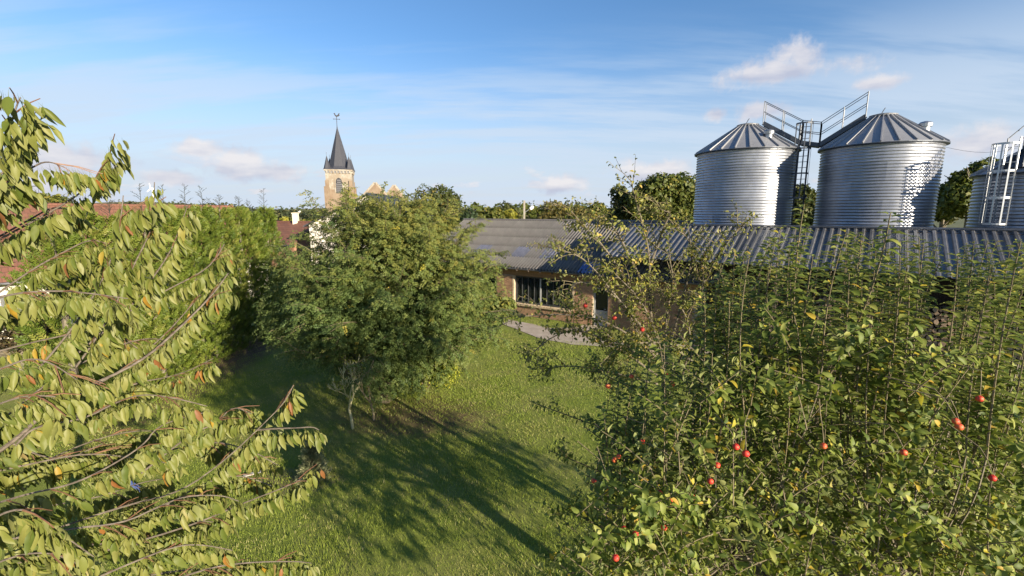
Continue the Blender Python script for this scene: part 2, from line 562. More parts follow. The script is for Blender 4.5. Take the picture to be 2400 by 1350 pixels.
class MB:
    def __init__(self):
        self.v = []
        self.f = []

    def add(self, vs, fs):
        b = len(self.v)
        self.v += [tuple(x) for x in vs]
        self.f += [tuple(i + b for i in f) for f in fs]
        return self

    def box(self, M, sx, sy, sz):
        vs = [M @ Vector((x * sx / 2, y * sy / 2, z * sz / 2)) for x in (-1, 1) for y in (-1, 1) for z in (-1, 1)]
        return self.add(vs, [(0, 1, 3, 2), (4, 6, 7, 5), (0, 4, 5, 1), (2, 3, 7, 6), (0, 2, 6, 4), (1, 5, 7, 3)])

    def bar(self, p, q, w, h=None, up=(0, 0, 1)):
        p, q = Vector(p), Vector(q)
        h = h or w
        d = q - p
        L = d.length
        d.normalize()
        s = d.cross(Vector(up))
        if s.length < 1e-4:
            s = d.cross(Vector((1, 0, 0)))
        s.normalize()
        u = s.cross(d)
        M = Matrix((d, s, u)).transposed().to_4x4()
        M.translation = (p + q) / 2
        return self.box(M, L, w, h)

    def tube(self, pts, rad, n=6, cap=True):
        pts = [Vector(p) for p in pts]
        if isinstance(rad, (int, float)):
            rad = [rad] * len(pts)
        ref = None
        vs = []
        for i, p in enumerate(pts):
            a = pts[max(i - 1, 0)]
            b = pts[min(i + 1, len(pts) - 1)]
            d = (b - a)
            if d.length < 1e-6:
                d = Vector((0, 0, 1))
            d.normalize()
            if ref is None:
                ref = d.orthogonal().normalized()
            ref = (ref - d * ref.dot(d))
            if ref.length < 1e-5:
                ref = d.orthogonal()
            ref.normalize()
            s = d.cross(ref)
            for k in range(n):
                an = 2 * math.pi * k / n
                vs.append(p + (ref * math.cos(an) + s * math.sin(an)) * rad[i])
        fs = []
        for i in range(len(pts) - 1):
            for k in range(n):
                k2 = (k + 1) % n
                fs.append((i * n + k, i * n + k2, (i + 1) * n + k2, (i + 1) * n + k))
        if cap and n > 2:
            fs.append(tuple(range(n - 1, -1, -1)))
            fs.append(tuple(range((len(pts) - 1) * n, len(pts) * n)))
        return self.add(vs, fs)

    def lathe(self, prof, n=16, M=None, cap=True):
        M = M or Matrix()
        vs = []
        for r, z in prof:
            for k in range(n):
                a = 2 * math.pi * k / n
                vs.append(M @ Vector((r * math.cos(a), r * math.sin(a), z)))
        fs = []
        for i in range(len(prof) - 1):
            for k in range(n):
                k2 = (k + 1) % n
                fs.append((i * n + k, i * n + k2, (i + 1) * n + k2, (i + 1) * n + k))
        if cap:
            fs.append(tuple(range(n - 1, -1, -1)))
            fs.append(tuple(range((len(prof) - 1) * n, len(prof) * n)))
        return self.add(vs, fs)

    def prism(self, poly, d):
        """poly: list of points, extruded by vector d"""
        d = Vector(d)
        n = len(poly)
        vs = [Vector(p) for p in poly] + [Vector(p) + d for p in poly]
        fs = [tuple(range(n)), tuple(range(2 * n - 1, n - 1, -1))]
        fs += [(i, n + i, n + (i + 1) % n, (i + 1) % n) for i in range(n)]
        return self.add(vs, fs)

    def mesh(self, name, smooth=False):
        me = bpy.data.meshes.new(name)
        me.from_pydata(self.v, [], self.f)
        import bmesh
        bm = bmesh.new()
        bm.from_mesh(me)
        bmesh.ops.recalc_face_normals(bm, faces=bm.faces)
        bm.to_mesh(me)
        bm.free()
        if smooth:
            me.polygons.foreach_set('use_smooth', np.ones(len(me.polygons), bool))
        me.update()
        return me


WORLD_M = {}


def place(o, parent=None, M=None):
    COL.objects.link(o)
    if M is not None:
        o.matrix_basis = M
    if parent is not None:
        o.parent = parent
        if parent.type == 'EMPTY':
            o.matrix_parent_inverse = Matrix.Translation(-parent.location)
        else:
            o.matrix_parent_inverse = WORLD_M.get(parent.name, Matrix()).inverted()
    if M is not None:
        WORLD_M[o.name] = M.copy()
    return o


def part(name, geo, mat, parent, label=None, smooth=False, M=None, stuff=False):
    me = geo.mesh(name, smooth) if isinstance(geo, MB) else geo
    if not me.materials:
        me.materials.append(MATS[mat])
    o = bpy.data.objects.new(name, me)
    place(o, parent, M)
    if label:
        o['label'] = label
    if stuff:
        o['kind'] = 'stuff'
    return o


def piece(name, me, parent, M):
    o = bpy.data.objects.new(name, me)
    return place(o, parent, M)


def thing(name, label, cat, loc, group=None):
    o = bpy.data.objects.new(name, None)
    o.empty_display_size = .3
    COL.objects.link(o)
    o.location = loc
    o['label'] = label
    o['category'] = cat
    if group:
        o['group'] = group
    return o


def struct(name, geo, mat, kind='structure', label=None, cat=None):
    me = geo.mesh(name) if isinstance(geo, MB) else geo
    me.materials.append(MATS[mat])
    o = bpy.data.objects.new(name, me)
    COL.objects.link(o)
    o['kind'] = kind
    if label:
        o['label'] = label
    if cat:
        o['category'] = cat
    return o


def mat3(x, y, z, p, s=1.0, sx=None):
    M = Matrix((x * (sx or s), y * s, z * s)).transposed().to_4x4()
    M.translation = p
    return M


# ------------------------------------------------------------------ leaf templates (local: x width, y length, z normal)


def leaf_tpl(stations, halfw, fold=.35, curve=.25, petiole=.22, pw=.012, wave=0.0):
    V = []
    T = []
    n = len(stations)
    for i, (s, h) in enumerate(zip(stations, halfw)):
        zc_ = -curve * s * s
        wv = wave * math.sin(i * 2.4)
        V.append((0, s, zc_))
        V.append((-h, s - .02, zc_ + fold * h + wv))
        V.append((h, s - .02, zc_ + fold * h - wv))
    for i in range(n - 1):
        a, b = 3 * i, 3 * (i + 1)
        for sgn in (1, 2):
            l0, l1 = a + sgn, b + sgn
            quad = [(a, b, l1), (a, l1, l0)] if sgn == 1 else [(a, l1, b), (a, l0, l1)]
            if halfw[i] < 1e-4:
                T.append(quad[0])
            elif halfw[i + 1] < 1e-4:
                T.append((a, b, l0) if sgn == 1 else (a, l0, b))
            else:
                T += quad
    if petiole:
        b = len(V)
        V += [(-pw, 0, 0), (pw, 0, 0), (0, -petiole, petiole * .35), (0, 0, pw * 1.5)]
        T += [(b, b + 1, b + 2), (b, b + 2, b + 3), (b + 1, b + 3, b + 2)]
    # wind normals to +z
    V = np.array(V, np.float32)
    out = []
    for tr_ in T:
        p, q, r = V[list(tr_)]
        nz = np.cross(q - p, r - p)[2]
        out.append(tr_ if nz >= 0 else (tr_[0], tr_[2], tr_[1]))
    return V, np.array(out, np.int32)


CST = [0, .13, .32, .55, .78, .92, 1.0]
CHK = []
for fold_, curve_, wid_, wave_ in ((.45, .22, 1.0, .01), (.85, .10, .85, .02), (.25, .38, 1.12, .025), (.6, .55, .95, .02), (.35, -.05, 1.0, .03), (1.1, .25, .8, .03)):
    CHK.append(leaf_tpl(CST, [h_ * wid_ for h_ in (0, .10, .155, .16, .105, .045, 0)], fold_, curve_, .34, .009, wave_))
APPLE = leaf_tpl([0, .2, .5, .8, 1.0], [0, .24, .30, .20, 0], .40, .45, .25, .014, .02)
APPLE2 = leaf_tpl([0, .2, .5, .8, 1.0], [0, .20, .27, .17, 0], .65, .25, .25, .014, .03)
# a pinnate frond: leaflets either side of a rachis, as flat rhombs
fv, ff = [], []


def rhomb(p, d, L, w, up):
    p, d, up = Vector(p), Vector(d).normalized(), Vector(up)
    s = d.cross(up).normalized()
    b = len(fv)
    fv.extend([p, p + d * L * .5 + s * w, p + d * L, p + d * L * .5 - s * w])
    ff.append((b, b + 1, b + 2, b + 3))


for i in range(6):
    y = .12 + i * .145
    zc_ = -.22 * y * y
    L = .24 * (1.0 if i < 5 else .8)
    for sg in (-1, 1):
        rhomb((0, y, zc_), (sg, .35 + .25 * math.sin(i * 5 + sg), -.18 - .35 * math.sin(i * 3.7 + sg * 2)), L, .078, (.7 * math.sin(i * 2.9 + sg), .6 * math.cos(i * 4.3 + sg * 3), 1))
rhomb((0, .98, -.22), (0, 1, -.4), .22, .06, (0, .5, 1))
FROND = (np.array([tuple(v) for v in fv], np.float32), np.array(ff, np.int32))
fv, ff = [], []
for i in range(4):                         # flat scaly conifer spray
    y = i * .24
    for sg in (-1, 1):
        rhomb((0, y, 0), (sg, 1.1, -.1), .42 - .05 * i, .06, (.5 * math.sin(i * 3 + sg), .3, 1))
rhomb((0, .1, 0), (0, 1, 0), 1.0, .05, (0, 0, 1))
SPRAY = (np.array([tuple(v) for v in fv], np.float32), np.array(ff, np.int32))
RHOMB = (np.array([(0, -.5, 0), (.36, .05, .05), (0, .5, -.06), (-.36, .05, .05)], np.float32), np.array([(0, 1, 2, 3)], np.int32))
RNG = np.random.default_rng(11)


def unit(a):
    return a / np.maximum(np.linalg.norm(a, axis=-1, keepdims=True), 1e-6)


def frames(d, n):
    """rows: axis d (length), hint n (normal) -> matrices N,3,3 with columns x,y,z"""
    d = unit(d)
    x = unit(np.cross(d, n))
    z = np.cross(x, d)
    return np.stack([x, d, z], axis=2)


def inst(tpl, M, pos, scale, rnd):
    V, F = tpl
    N = len(pos)
    W = np.einsum('nij,vj->nvi', M, V) * np.asarray(scale).reshape(-1, 1, 1) + pos[:, None, :]
    FF = F[None] + (np.arange(N) * len(V))[:, None, None]
    return W.reshape(-1, 3), FF.reshape(-1, F.shape[1]), np.repeat(rnd, len(F))


def inst_mesh(name, tpl, M, pos, scale, rnd, mat):
    V, F, r = inst(tpl, M, np.asarray(pos, np.float32), scale, rnd)
    me = mesh_np(name, V, F, r)
    me.materials.append(MATS[mat])
    return me


def multi_mesh(name, chunks, mat):
    """several instanced chunks of the same face size joined"""
    Vs, Fs, Rs = [], [], []
    b = 0
    for V, F, r in chunks:
        Vs.append(V)
        Fs.append(F + b)
        Rs.append(r)
        b += len(V)
    me = mesh_np(name, np.concatenate(Vs), np.concatenate(Fs), np.concatenate(Rs))
    me.materials.append(MATS[mat])
    return me


def leaf_cloud(lobes, n, size, seed, flat=.0):
    rg = np.random.default_rng(seed)
    C = np.array([l[0] for l in lobes], float)
    R = np.array([l[1] for l in lobes], float)
    w = (R.prod(axis=1)) ** (2 / 3)
    idx = rg.choice(len(lobes), n, p=w / w.sum())
    dv = unit(rg.normal(size=(n, 3)))
    dv[:, 2] = np.where(rg.random(n) < .25, np.abs(dv[:, 2]), dv[:, 2])
    # break the lobes up into clumps
    k = 1 + .16 * np.sin(dv[:, 0] * 7 + idx * 3.1) * np.sin(dv[:, 2] * 6 + idx) + .10 * np.sin(dv[:, 1] * 13 + idx * 1.7)
    rad = (.62 + .42 * rg.random(n) ** .6) * k
    pos = C[idx] + dv * R[idx] * rad[:, None]
    nrm = unit(dv + rg.normal(size=(n, 3)) * .7 + np.array([0, 0, .35]))
    ax = np.cross(nrm, rg.normal(size=(n, 3)))
    M = frames(ax, nrm)
    sc = size * (.6 + .8 * rg.random(n))
    rnd = np.clip(rg.random(n) * .75 + .12 * np.sin(idx * 2.3) + .12, 0, .999)
    return M, pos, sc, rnd


def lobes_for(cx, cy, cz, rx, ry, rz, n, seed, lob=.45):
    rg = random.Random(seed)
    L = [((cx, cy, cz), (rx * .62, ry * .62, rz * .66))]
    for i in range(n):
        a = rg.uniform(0, 2 * math.pi)
        h = rg.uniform(-.75, .95)
        q = math.sqrt(max(0, 1 - h * h)) * rg.uniform(.5, .75)
        s = rg.uniform(.7, 1.2) * lob
        L.append(((cx + rx * q * math.cos(a), cy + ry * q * math.sin(a), cz + rz * h * .66), (rx * s, ry * s, rz * s * .8)))
    return L


# ------------------------------------------------------------------ the ground
mb = MB()
mb.add([(-3000, -300, -.02), (3000, -300, -.02), (3000, 4000, -.02), (-3000, 4000, -.02)], [(0, 1, 2, 3)])
struct('ground', mb, 'field')

# lawn sheet with slight undulation
nx, ny = 90, 90
xs = np.linspace(-30, 40, nx)
ys = np.linspace(-6, 52, ny)
X, Y = np.meshgrid(xs, ys)
Z = .012 * np.sin(X * .7) * np.cos(Y * .5)
V = np.stack([X, Y, Z], 2).reshape(-1, 3)
ii = np.arange(nx * ny).reshape(ny, nx)
F = np.stack([ii[:-1, :-1], ii[:-1, 1:], ii[1:, 1:], ii[1:, :-1]], 2).reshape(-1, 4)
struct('lawn', mesh_np('lawn', V, F, None, True), 'lawn')


def sheet(name, pix, mat, z, wob=0.0, sub=4, seed=1):
    rg = random.Random(seed)
    pts = []
    n = len(pix)
    for i in range(n):
        a, b = G(*pix[i]), G(*pix[(i + 1) % n])
        for k in range(sub):
            p = a.lerp(b, k / sub)
            pts.append((p.x + rg.uniform(-wob, wob), p.y + rg.uniform(-wob, wob), z))
    m = MB()
    m.add(pts, [tuple(range(len(pts)))])
    return struct(name, m, mat)


sheet('path', [(1090, 728), (1190, 764), (1262, 793), (1340, 808), (1450, 815), (1700, 832), (1700, 812), (1440, 802), (1388, 794), (1366, 785), (1382, 775), (1445, 764), (1500, 760), (1500, 753), (1440, 755), (1400, 757), (1370, 762), (1335, 768), (1290, 770), (1255, 761), (1195, 751), (1090, 716)], 'path_gravel', .022, .04)
sheet('soil_bed', [(330, 930), (450, 895), (560, 845), (640, 815), (700, 790), (660, 770), (560, 800), (430, 850), (300, 900)], 'soil', .020, .10, 6)

# grass blades
def grass():
    rg = np.random.default_rng(3)
    N = 340000
    yy = 5.8 + 23 * rg.random(N) ** 1.75
    xx = -13.5 + (22.0) * rg.random(N)
    # keep what the eye could see; thin it under the tree
    ang = xx / yy
    keep = (ang > -1.1) & (ang < .75)
    xx, yy = xx[keep], yy[keep]
    clump = np.sin(xx * 3.1 + np.sin(yy * 2.3)) * np.sin(yy * 2.7 + np.sin(xx * 1.9))
    keep = rg.random(len(xx)) < .72 + .28 * clump
    # off the path, bed and dry patch
    W = [ (p.x, p.y) for p in (G(1090, 724), G(1190, 758), G(1262, 780), G(1340, 790), G(1450, 786), G(1700, 815))]
    for (x0, y0), (x1, y1) in zip(W[:-1], W[1:]):
        dx, dy = x1 - x0, y1 - y0
        tt = np.clip(((xx - x0) * dx + (yy - y0) * dy) / (dx * dx + dy * dy), 0, 1)
        dist = np.hypot(xx - x0 - tt * dx, yy - y0 - tt * dy)
        keep &= dist > .85
    d1 = ((xx + 2.9) / 2.6) ** 2 + ((yy - 12.6) / 1.2) ** 2
    keep &= (d1 > 1) | (rg.random(len(xx)) < .25 + .5 * np.clip(d1, 0, 1))
    xx, yy = xx[keep], yy[keep]
    n = len(xx)
    far = np.clip((yy - 6) / 20, 0, 1)
    h = (.026 + .042 * rg.random(n)) * (1.25 - .5 * far) * (1 + .3 * np.sin(xx * 1.3) * np.sin(yy * 1.1))
    w = .005 + .010 * far
    a = rg.random(n) * 2 * np.pi
    lean = rg.normal(size=(n, 2)) * .028
    p = np.stack([xx, yy, np.full(n, .0)], 1)
    s = np.stack([np.cos(a) * w, np.sin(a) * w, np.zeros(n)], 1)
    tip = p + np.stack([lean[:, 0], lean[:, 1], h], 1)
    V = np.stack([p - s, p + s, tip], 1).reshape(-1, 3)
    F = np.arange(3 * n).reshape(-1, 3)
    patch = .5 + .32 * np.sin(xx * .9 + 1 + np.sin(yy * 1.3)) * np.sin(yy * .8 + np.sin(xx * .7)) + .28 * np.sin(xx * 2.7 + np.sin(yy * 2.1)) * np.sin(yy * 3.3 + 2)
    rnd = np.clip(rg.random(n) * .45 + patch * .55, 0, .999)
    return mesh_np('grass', V, F, rnd)


struct('grass', grass(), 'grass_blade', 'stuff', 'short mown green grass of the lawn', 'grass')

# fallen leaves on the lawn: uncountable litter
rg = np.random.default_rng(8)
n = 1100
px_ = rg.uniform(-9, 4, n)
py_ = rg.uniform(6.5, 22, n)
nr = unit(np.stack([rg.normal(size=n) * .3, rg.normal(size=n) * .3, np.ones(n)], 1))
M = frames(np.cross(nr, rg.normal(size=(n, 3))), nr)
me = inst_mesh('fallen_leaves', RHOMB, M, np.stack([px_, py_, np.full(n, .038)], 1), .04 + .035 * rg.random(n), .6 + .39 * rg.random(n), 'old_apple_leaf')
o = bpy.data.objects.new('fallen_leaves', me)
COL.objects.link(o)
o['kind'] = 'stuff'
o['label'] = 'scattered yellow and brown fallen leaves on the lawn'
o['category'] = 'leaves'

# hills far off
def hill(name, az0, az1, r, h0, h1, mat, seed):
    rgx = random.Random(seed)
    m = MB()
    vs, fs = [], []
    n = 60
    for i in range(n + 1):
        a = az0 + (az1 - az0) * i / n
        hh = (h0 + (h1 - h0) * .5 * (1 + math.sin(i * .23 + seed))) * (math.sin(math.pi * i / n) ** .5 if 0 < i < n else 0.02)
        for rr_, zz_ in ((r * .75, -1), (r, hh), (r * 1.3, -1)):
            vs.append((math.sin(a) * rr_, math.cos(a) * rr_, zz_))
    for i in range(n):
        for k in range(2):
            b = i * 3 + k
            fs.append((b, b + 1, b + 4, b + 3))
    m.add(vs, fs)
    struct(name, m, mat)


hill('hills', math.radians(-62), math.radians(-8), 900, 12, 22, 'hill_field', 2)
hill('hills', math.radians(-15), math.radians(62), 1100, 8, 14, 'hill_field', 5)

# ------------------------------------------------------------------ the brick barn
DD = Vector((.83, -.56, 0)).normalized()        # along every building of the yard
NN = Vector((-.56, -.83, 0)).normalized()       # towards the lawn
UP = Vector((0, 0, 1))
W0 = G(1260, 745)


def B(a, b, z):
    return W0 + DD * a + NN * b + UP * z


def wall_pix(x, y):
    d = ray(x, y)
    c0_ = Vector((0, 0, H))
    t_ = (W0 - c0_).dot(NN) / d.dot(NN)
    p = c0_ + d * t_
    return (p - W0).dot(DD), p.z


def bframe(a, b, z):
    return mat3(DD, NN, UP, B(a, b, z))


barn = thing('brick_barn', 'long low brick barn with grey corrugated roof and wide dark window', 'barn', B(0, 0, 0))
aw0, _ = wall_pix(1205, 680)
aw1, _ = wall_pix(1342, 690)
_, zs = wall_pix(1205, 709)
_, zh = wall_pix(1205, 646)
ad0, _ = wall_pix(1389, 720)
ad1, _ = wall_pix(1425, 720)
al0, al1 = wall_pix(1128, 690)[0], wall_pix(1163, 690)[0]
WT = zh + .02                     # top of brickwork (lintel line)
A0, A1 = -9.5, 9.0
EZ = zh + .52                     # eave height
EB, RB, RZ = .34, -5.0, 5.62
print('barn', W0, aw0, aw1, zs, zh, ad0, ad1, al0, al1, EZ)
openings = [(aw0, aw1, zs, WT), (ad0, ad1, 0.0, WT - .25), (al0, al1, 0.0, WT - .12)]


def inside(a0, a1, z0, z1):
    for (p, q, r, s) in openings:
        if a1 > p + .01 and a0 < q - .01 and z1 > r + .01 and z0 < s - .01:
            return True
    return False


# mortar core of the front wall, cut round the openings
mb = MB()
cuts = sorted(set([A0, A1] + [x for o_ in openings for x in o_[:2]]))
for p, q in zip(cuts[:-1], cuts[1:]):
    z0 = 0.0
    spans = []
    mid = (p + q) / 2
    op = [o_ for o_ in openings if o_[0] <= mid <= o_[1]]
    if not op:
        spans = [(0, WT)]
    else:
        spans = [(0, op[0][2]), (op[0][3], WT)]
    for r, s in spans:
        if s - r > .03:
            mb.box(bframe((p + q) / 2, -.16, (r + s) / 2), q - p, .30, s - r)
# back and end walls
mb.box(bframe((A0 + A1) / 2, -10.2, WT / 2), A1 - A0, .3, WT)
for a in (A0 + .15, A1 - .15):
    mb.prism([B(a - .1, -.35, 0), B(a - .1, -.35, WT), B(a - .1, RB, RZ - .25), B(a - .1, -10.0, WT), B(a - .1, -10, 0)], DD * .2)
wall = part('wall', mb, 'mortar', barn)

BW, BH, BD, MJ = .215, .062, .03, .012
bm_ = MB().box(Matrix(), BW, .03, BH).mesh('brick')
bm_.materials.append(MATS['brick'])
bh_ = MB().box(Matrix(), BW / 2 - MJ / 2, .03, BH).mesh('brick_half')
bh_.materials.append(MATS['brick'])
rb = random.Random(4)
bricks = []
row = 0
z = .04
while z + BH < WT:
    a = A0 + 5.5 + (0 if row % 2 else (BW + MJ) / 2)
    while a < A1 - .3:
        w = BW
        a1_ = a + w
        if not inside(a, a1_, z, z + BH):
            bricks.append((a + w / 2, z + BH / 2, 0))
        else:
            for h_ in (0, 1):
                p = a + h_ * (BW / 2 + MJ / 2)
                if not inside(p, p + BW / 2 - MJ / 2, z, z + BH):
                    bricks.append((p + (BW - MJ) / 4, z + BH / 2, 1))
        a += BW + MJ
    z += BH + MJ
    row += 1
mid_a = (aw1 + ad0) / 2
bricks.sort(key=lambda k_: min(abs(k_[0] - mid_a), abs(k_[0] - (aw0 - .35)) + .1) + (k_[1] < zs) * .0)
mbs = MB()
for i, (a, z, half) in enumerate(bricks):
    M = bframe(a, rb.uniform(-.004, .006), z)
    if i < 300:
        piece('brick', bh_ if half else bm_, wall, M)
    else:
        mbs.box(M, BW / 2 - MJ / 2 if half else BW, .03, BH)
bw_ = part('brickwork', mbs, 'brick', wall, stuff=True)
# jambs, their sunlit brightness put into paler brick, and rowlock sill
for a in (aw0 - .055, aw1 + .055):
    z = zs - .02
    k = 0
    while z + .08 < WT:
        part('jamb_brick', MB().box(bframe(a, -.002, z + .04), .11, .06, .072), 'brick_pale', wall)
        z += .083
        k += 1
sm = MB().box(Matrix(), .07, .20, .11).mesh('sill_brick')
sm.materials.append(MATS['brick_pale'])
a = aw0 - .1
while a < aw1 + .1:
    piece('sill_brick', sm, wall, bframe(a, .05, zs - .045) @ Matrix.Rotation(-.12, 4, 'X'))
    a += .082
# window
win = part('window', MB().box(bframe((aw0 + aw1) / 2, -.20, WT - .05), aw1 - aw0, .08, .09)
           .box(bframe((aw0 + aw1) / 2, -.20, zs + .06), aw1 - aw0, .08, .09)
           .box(bframe(aw0 + .05, -.20, (zs + WT) / 2), .09, .08, WT - zs - .18)
           .box(bframe(aw1 - .05, -.20, (zs + WT) / 2), .09, .08, WT - zs - .18), 'frame_dark', barn)
npane = 9
pw_ = (aw1 - aw0 - .1) / npane
for i in range(npane):
    a = aw0 + .05 + pw_ * (i + .5)
    part('pane', MB().box(bframe(a, -.21, (zs + WT) / 2), pw_ - .03, .012, WT - zs - .2), 'pane_glass', win)
    if i:
        thick = .07 if i == 4 else .028
        part('mullion', MB().box(bframe(a - pw_ / 2, -.185, (zs + WT) / 2), thick, .07, WT - zs - .19), 'frame_grey' if i == 4 else 'frame_dark', win)
part('interior_wall', MB().box(bframe((A0 + A1) / 2, -4.2, WT / 2), A1 - A0 - .8, .1, WT).box(bframe((A0 + A1) / 2, -2.3, .02), A1 - A0 - .8, 3.7, .04), 'interior', barn)
for i in range(3):
    part('interior_post', MB().box(bframe(aw0 + .6 + i * 1.1, -1.8, WT / 2), .12, .12, WT), 'wood_dark', barn)
# doors
for (p, q), nm in (((ad0, ad1), 'right'), ((al0, al1), 'left')):
    hgt = WT - (.25 if nm == 'right' else .12)
    dr = part('door', MB().box(bframe((p + q) / 2, -.2, .45), q - p - .02, .05, .9), 'frame_grey' if nm == 'right' else 'wood_dark', barn)
    part('door_frame', MB().box(bframe(p + .04, -.17, hgt / 2), .07, .1, hgt - .01).box(bframe(q - .04, -.17, hgt / 2), .07, .1, hgt - .01).box(bframe((p + q) / 2, -.17, hgt - .05), q - p - .16, .1, .08), 'frame_grey', dr)
    part('door_pane', MB().box(bframe((p + q) / 2, -.2, .9 + (hgt - .9) / 2), q - p - .15, .02, hgt - 1.0), 'pane_glass', dr)
    part('door_handle', MB().tube([B(q - .18, -.16, 1.0), B(q - .18, -.12, 1.0), B(q - .28, -.12, 1.0)], .012, 6), 'bright_steel', dr)
# timber lintel, frieze boards under the eave
L_ = A1 - A0
part('lintel', MB().box(bframe((A0 + A1) / 2, -.10, WT + .11), L_, .24, .19), 'wood_beam', barn)
nb_ = 12
for i in range(nb_):
    a = A0 + L_ * (i + .5) / nb_
    part('fascia_board', MB().box(bframe(a, .06 + .004 * (i % 2), WT + .29), L_ / nb_ - .01, .035, .16), 'wood_beam', barn)
part('wall_plate', MB().box(bframe((A0 + A1) / 2, -.2, WT + .34), L_, .16, .2), 'wood_dark', barn)
raf = MB().box(Matrix(), .08, .62, .10).mesh('rafter_end')
raf.materials.append(MATS['wood_dark'])
pit = math.atan2(RZ - EZ, EB - RB)
a = A0 + .3
while a < A1:
    piece('rafter_end', raf, barn, bframe(a, .24, EZ + .02) @ Matrix.Rotation(-pit, 4, 'X'))
    a += .8
# gutter
mb = MB()
prof = [(math.cos(t_) * .075, math.sin(t_) * .075) for t_ in np.linspace(math.pi, 2 * math.pi, 8)]
prof2 = [(x * .86, z_ * .86) for x, z_ in reversed(prof)]
pl = prof + prof2
mb.prism([B(A0, EB + .07 + x, EZ - .02 + z_) for x, z_ in pl], DD * L_)
gut = part('gutter', mb, 'zinc', barn)
bk = MB().box(Matrix(), .02, .18, .02).mesh('gutter_bracket')
bk.materials.append(MATS['bright_steel'])
a = A0 + .2
while a < A1:
    piece('gutter_bracket', bk, gut, bframe(a, EB + .07, EZ + .0))
    a += .42
part('eave_soffit', MB().add([B(A0, EB, EZ - .05), B(A1, EB, EZ - .05), B(A1, -.05, EZ + .2), B(A0, -.05, EZ + .2)], [(0, 1, 2, 3)]), 'wood_dark', barn)

# corrugated sheets, each its own piece
NW, PITCHW, AMP = 5, 0.206, 0.045
SW = NW * PITCHW
slope_len = math.hypot(EB - RB, RZ - EZ)
ROWS = 5
SL = slope_len / ROWS


def corr_mesh(name, nw, pw, amp, length, seg=8, trap=False):
    prof = []
    if trap:
        for i in range(nw):
            x = i * pw
            prof += [(x, 0), (x + pw * .52, 0), (x + pw * .62, amp), (x + pw * .90, amp)]
        prof.append((nw * pw, 0))
    else:
        n_ = nw * seg
        prof = [(i * nw * pw / n_, amp * math.sin(2 * math.pi * i / seg)) for i in range(n_ + 1)]
    th = .008
    vs, fs = [], []
    n_ = len(prof)
    for (x, z_) in prof:
        vs += [(x, 0, z_), (x, length, z_), (x, 0, z_ - th)]
    for i in range(n_ - 1):
        b, c_ = 3 * i, 3 * (i + 1)
        fs += [(b, c_, c_ + 1, b + 1), (b + 2, c_ + 2, c_, b)]
    me = bpy.data.meshes.new(name)
    me.from_pydata(vs, [], fs)
    if not trap:
        me.polygons.foreach_set('use_smooth', [i % 2 == 0 for i in range(len(fs))])
    return me


sheet_me = corr_mesh('roof_sheet', NW, PITCHW, AMP, SL + .12)
sheet_me.materials.append(MATS['fibre_cement'])
sky_me = sheet_me.copy()
sky_me.materials.clear()
sky_me.materials.append(MATS['skylight_sheet'])
blue_me = sheet_me.copy()
blue_me.materials.clear()
blue_me.materials.append(MATS['blue_sheet'])
sdir = (NN * (RB - EB) + UP * (RZ - EZ)).normalized()     # up the slope
snrm = DD.cross(sdir)
if snrm.z < 0:
    snrm = -snrm
roof = part('roof', MB().add([B(A0 - .2, EB, EZ - .03), B(A1, EB, EZ - .03), B(A1, RB, RZ - .06), B(A0 - .2, RB, RZ - .06)], [(0, 1, 2, 3)])
            .add([B(A0 - .2, RB, RZ), B(A1, RB, RZ), B(A1, -10.7, EZ), B(A0 - .2, -10.7, EZ)], [(0, 1, 2, 3)]), 'fibre_cement', barn)
ncol = int((A1 - A0 + .2) / SW) + 1


def roof_pix(x, y):
    d = ray(x, y)
    c0_ = Vector((0, 0, H))
    p0 = B(0, EB, EZ)
    t_ = (p0 - c0_).dot(snrm) / d.dot(snrm)
    p = c0_ + d * t_ - W0
    return p.dot(DD), (p - (p0 - W0)).dot(sdir)


skyl = []
for (x, y) in ((1140, 581), (1214, 586), (1290, 589)):
    a, s = roof_pix(x, y)
    skyl.append((int((a - A0 + .2) / SW), 1))
ab, sb_ = roof_pix(1395, 597)
blu = (int((ab - A0 + .2) / SW), 0)
print('skylights', skyl, roof_pix(1140, 581), roof_pix(1290, 589), 'blue', ab, sb_, blu)
rs = random.Random(9)
for c_ in range(ncol):
    for r_ in range(ROWS):
        p = B(A0 - .2 + c_ * SW, EB, EZ) + sdir * (r_ * SL) + snrm * (.03 + rs.uniform(-.002, .004))
        tilt = -.018
        yv = (sdir + snrm * tilt).normalized()
        zv = DD.cross(yv).normalized()
        if zv.z < 0:
            zv = -zv
        m_ = sheet_me
        if (c_, r_) in skyl:
            m_ = sky_me
        if (c_, r_) == blu:
            m_ = blue_me
        o = piece('roof_sheet' if m_ is sheet_me else 'skylight_sheet', m_, roof, mat3(DD, yv, zv, p))
part('ridge_cap', MB().tube([B(A0 - .25, RB, RZ + .02), B(A1, RB, RZ + .02)], .09, 8), 'fibre_cement', roof)

# ------------------------------------------------------------------ the open shed with the log pile
DS = Vector((.79, -.61, 0)).normalized()
NS = Vector((-.61, -.79, 0)).normalized()
C0 = D(1410, 600, 22.6)
SLEN = 26.0
SR = 3.5
SRZ = 1.47


def S(a, b, z):                     # a along, b towards lawn from the eave line, z absolute
    return Vector((C0.x, C0.y, 0)) + DS * a + NS * b + UP * z


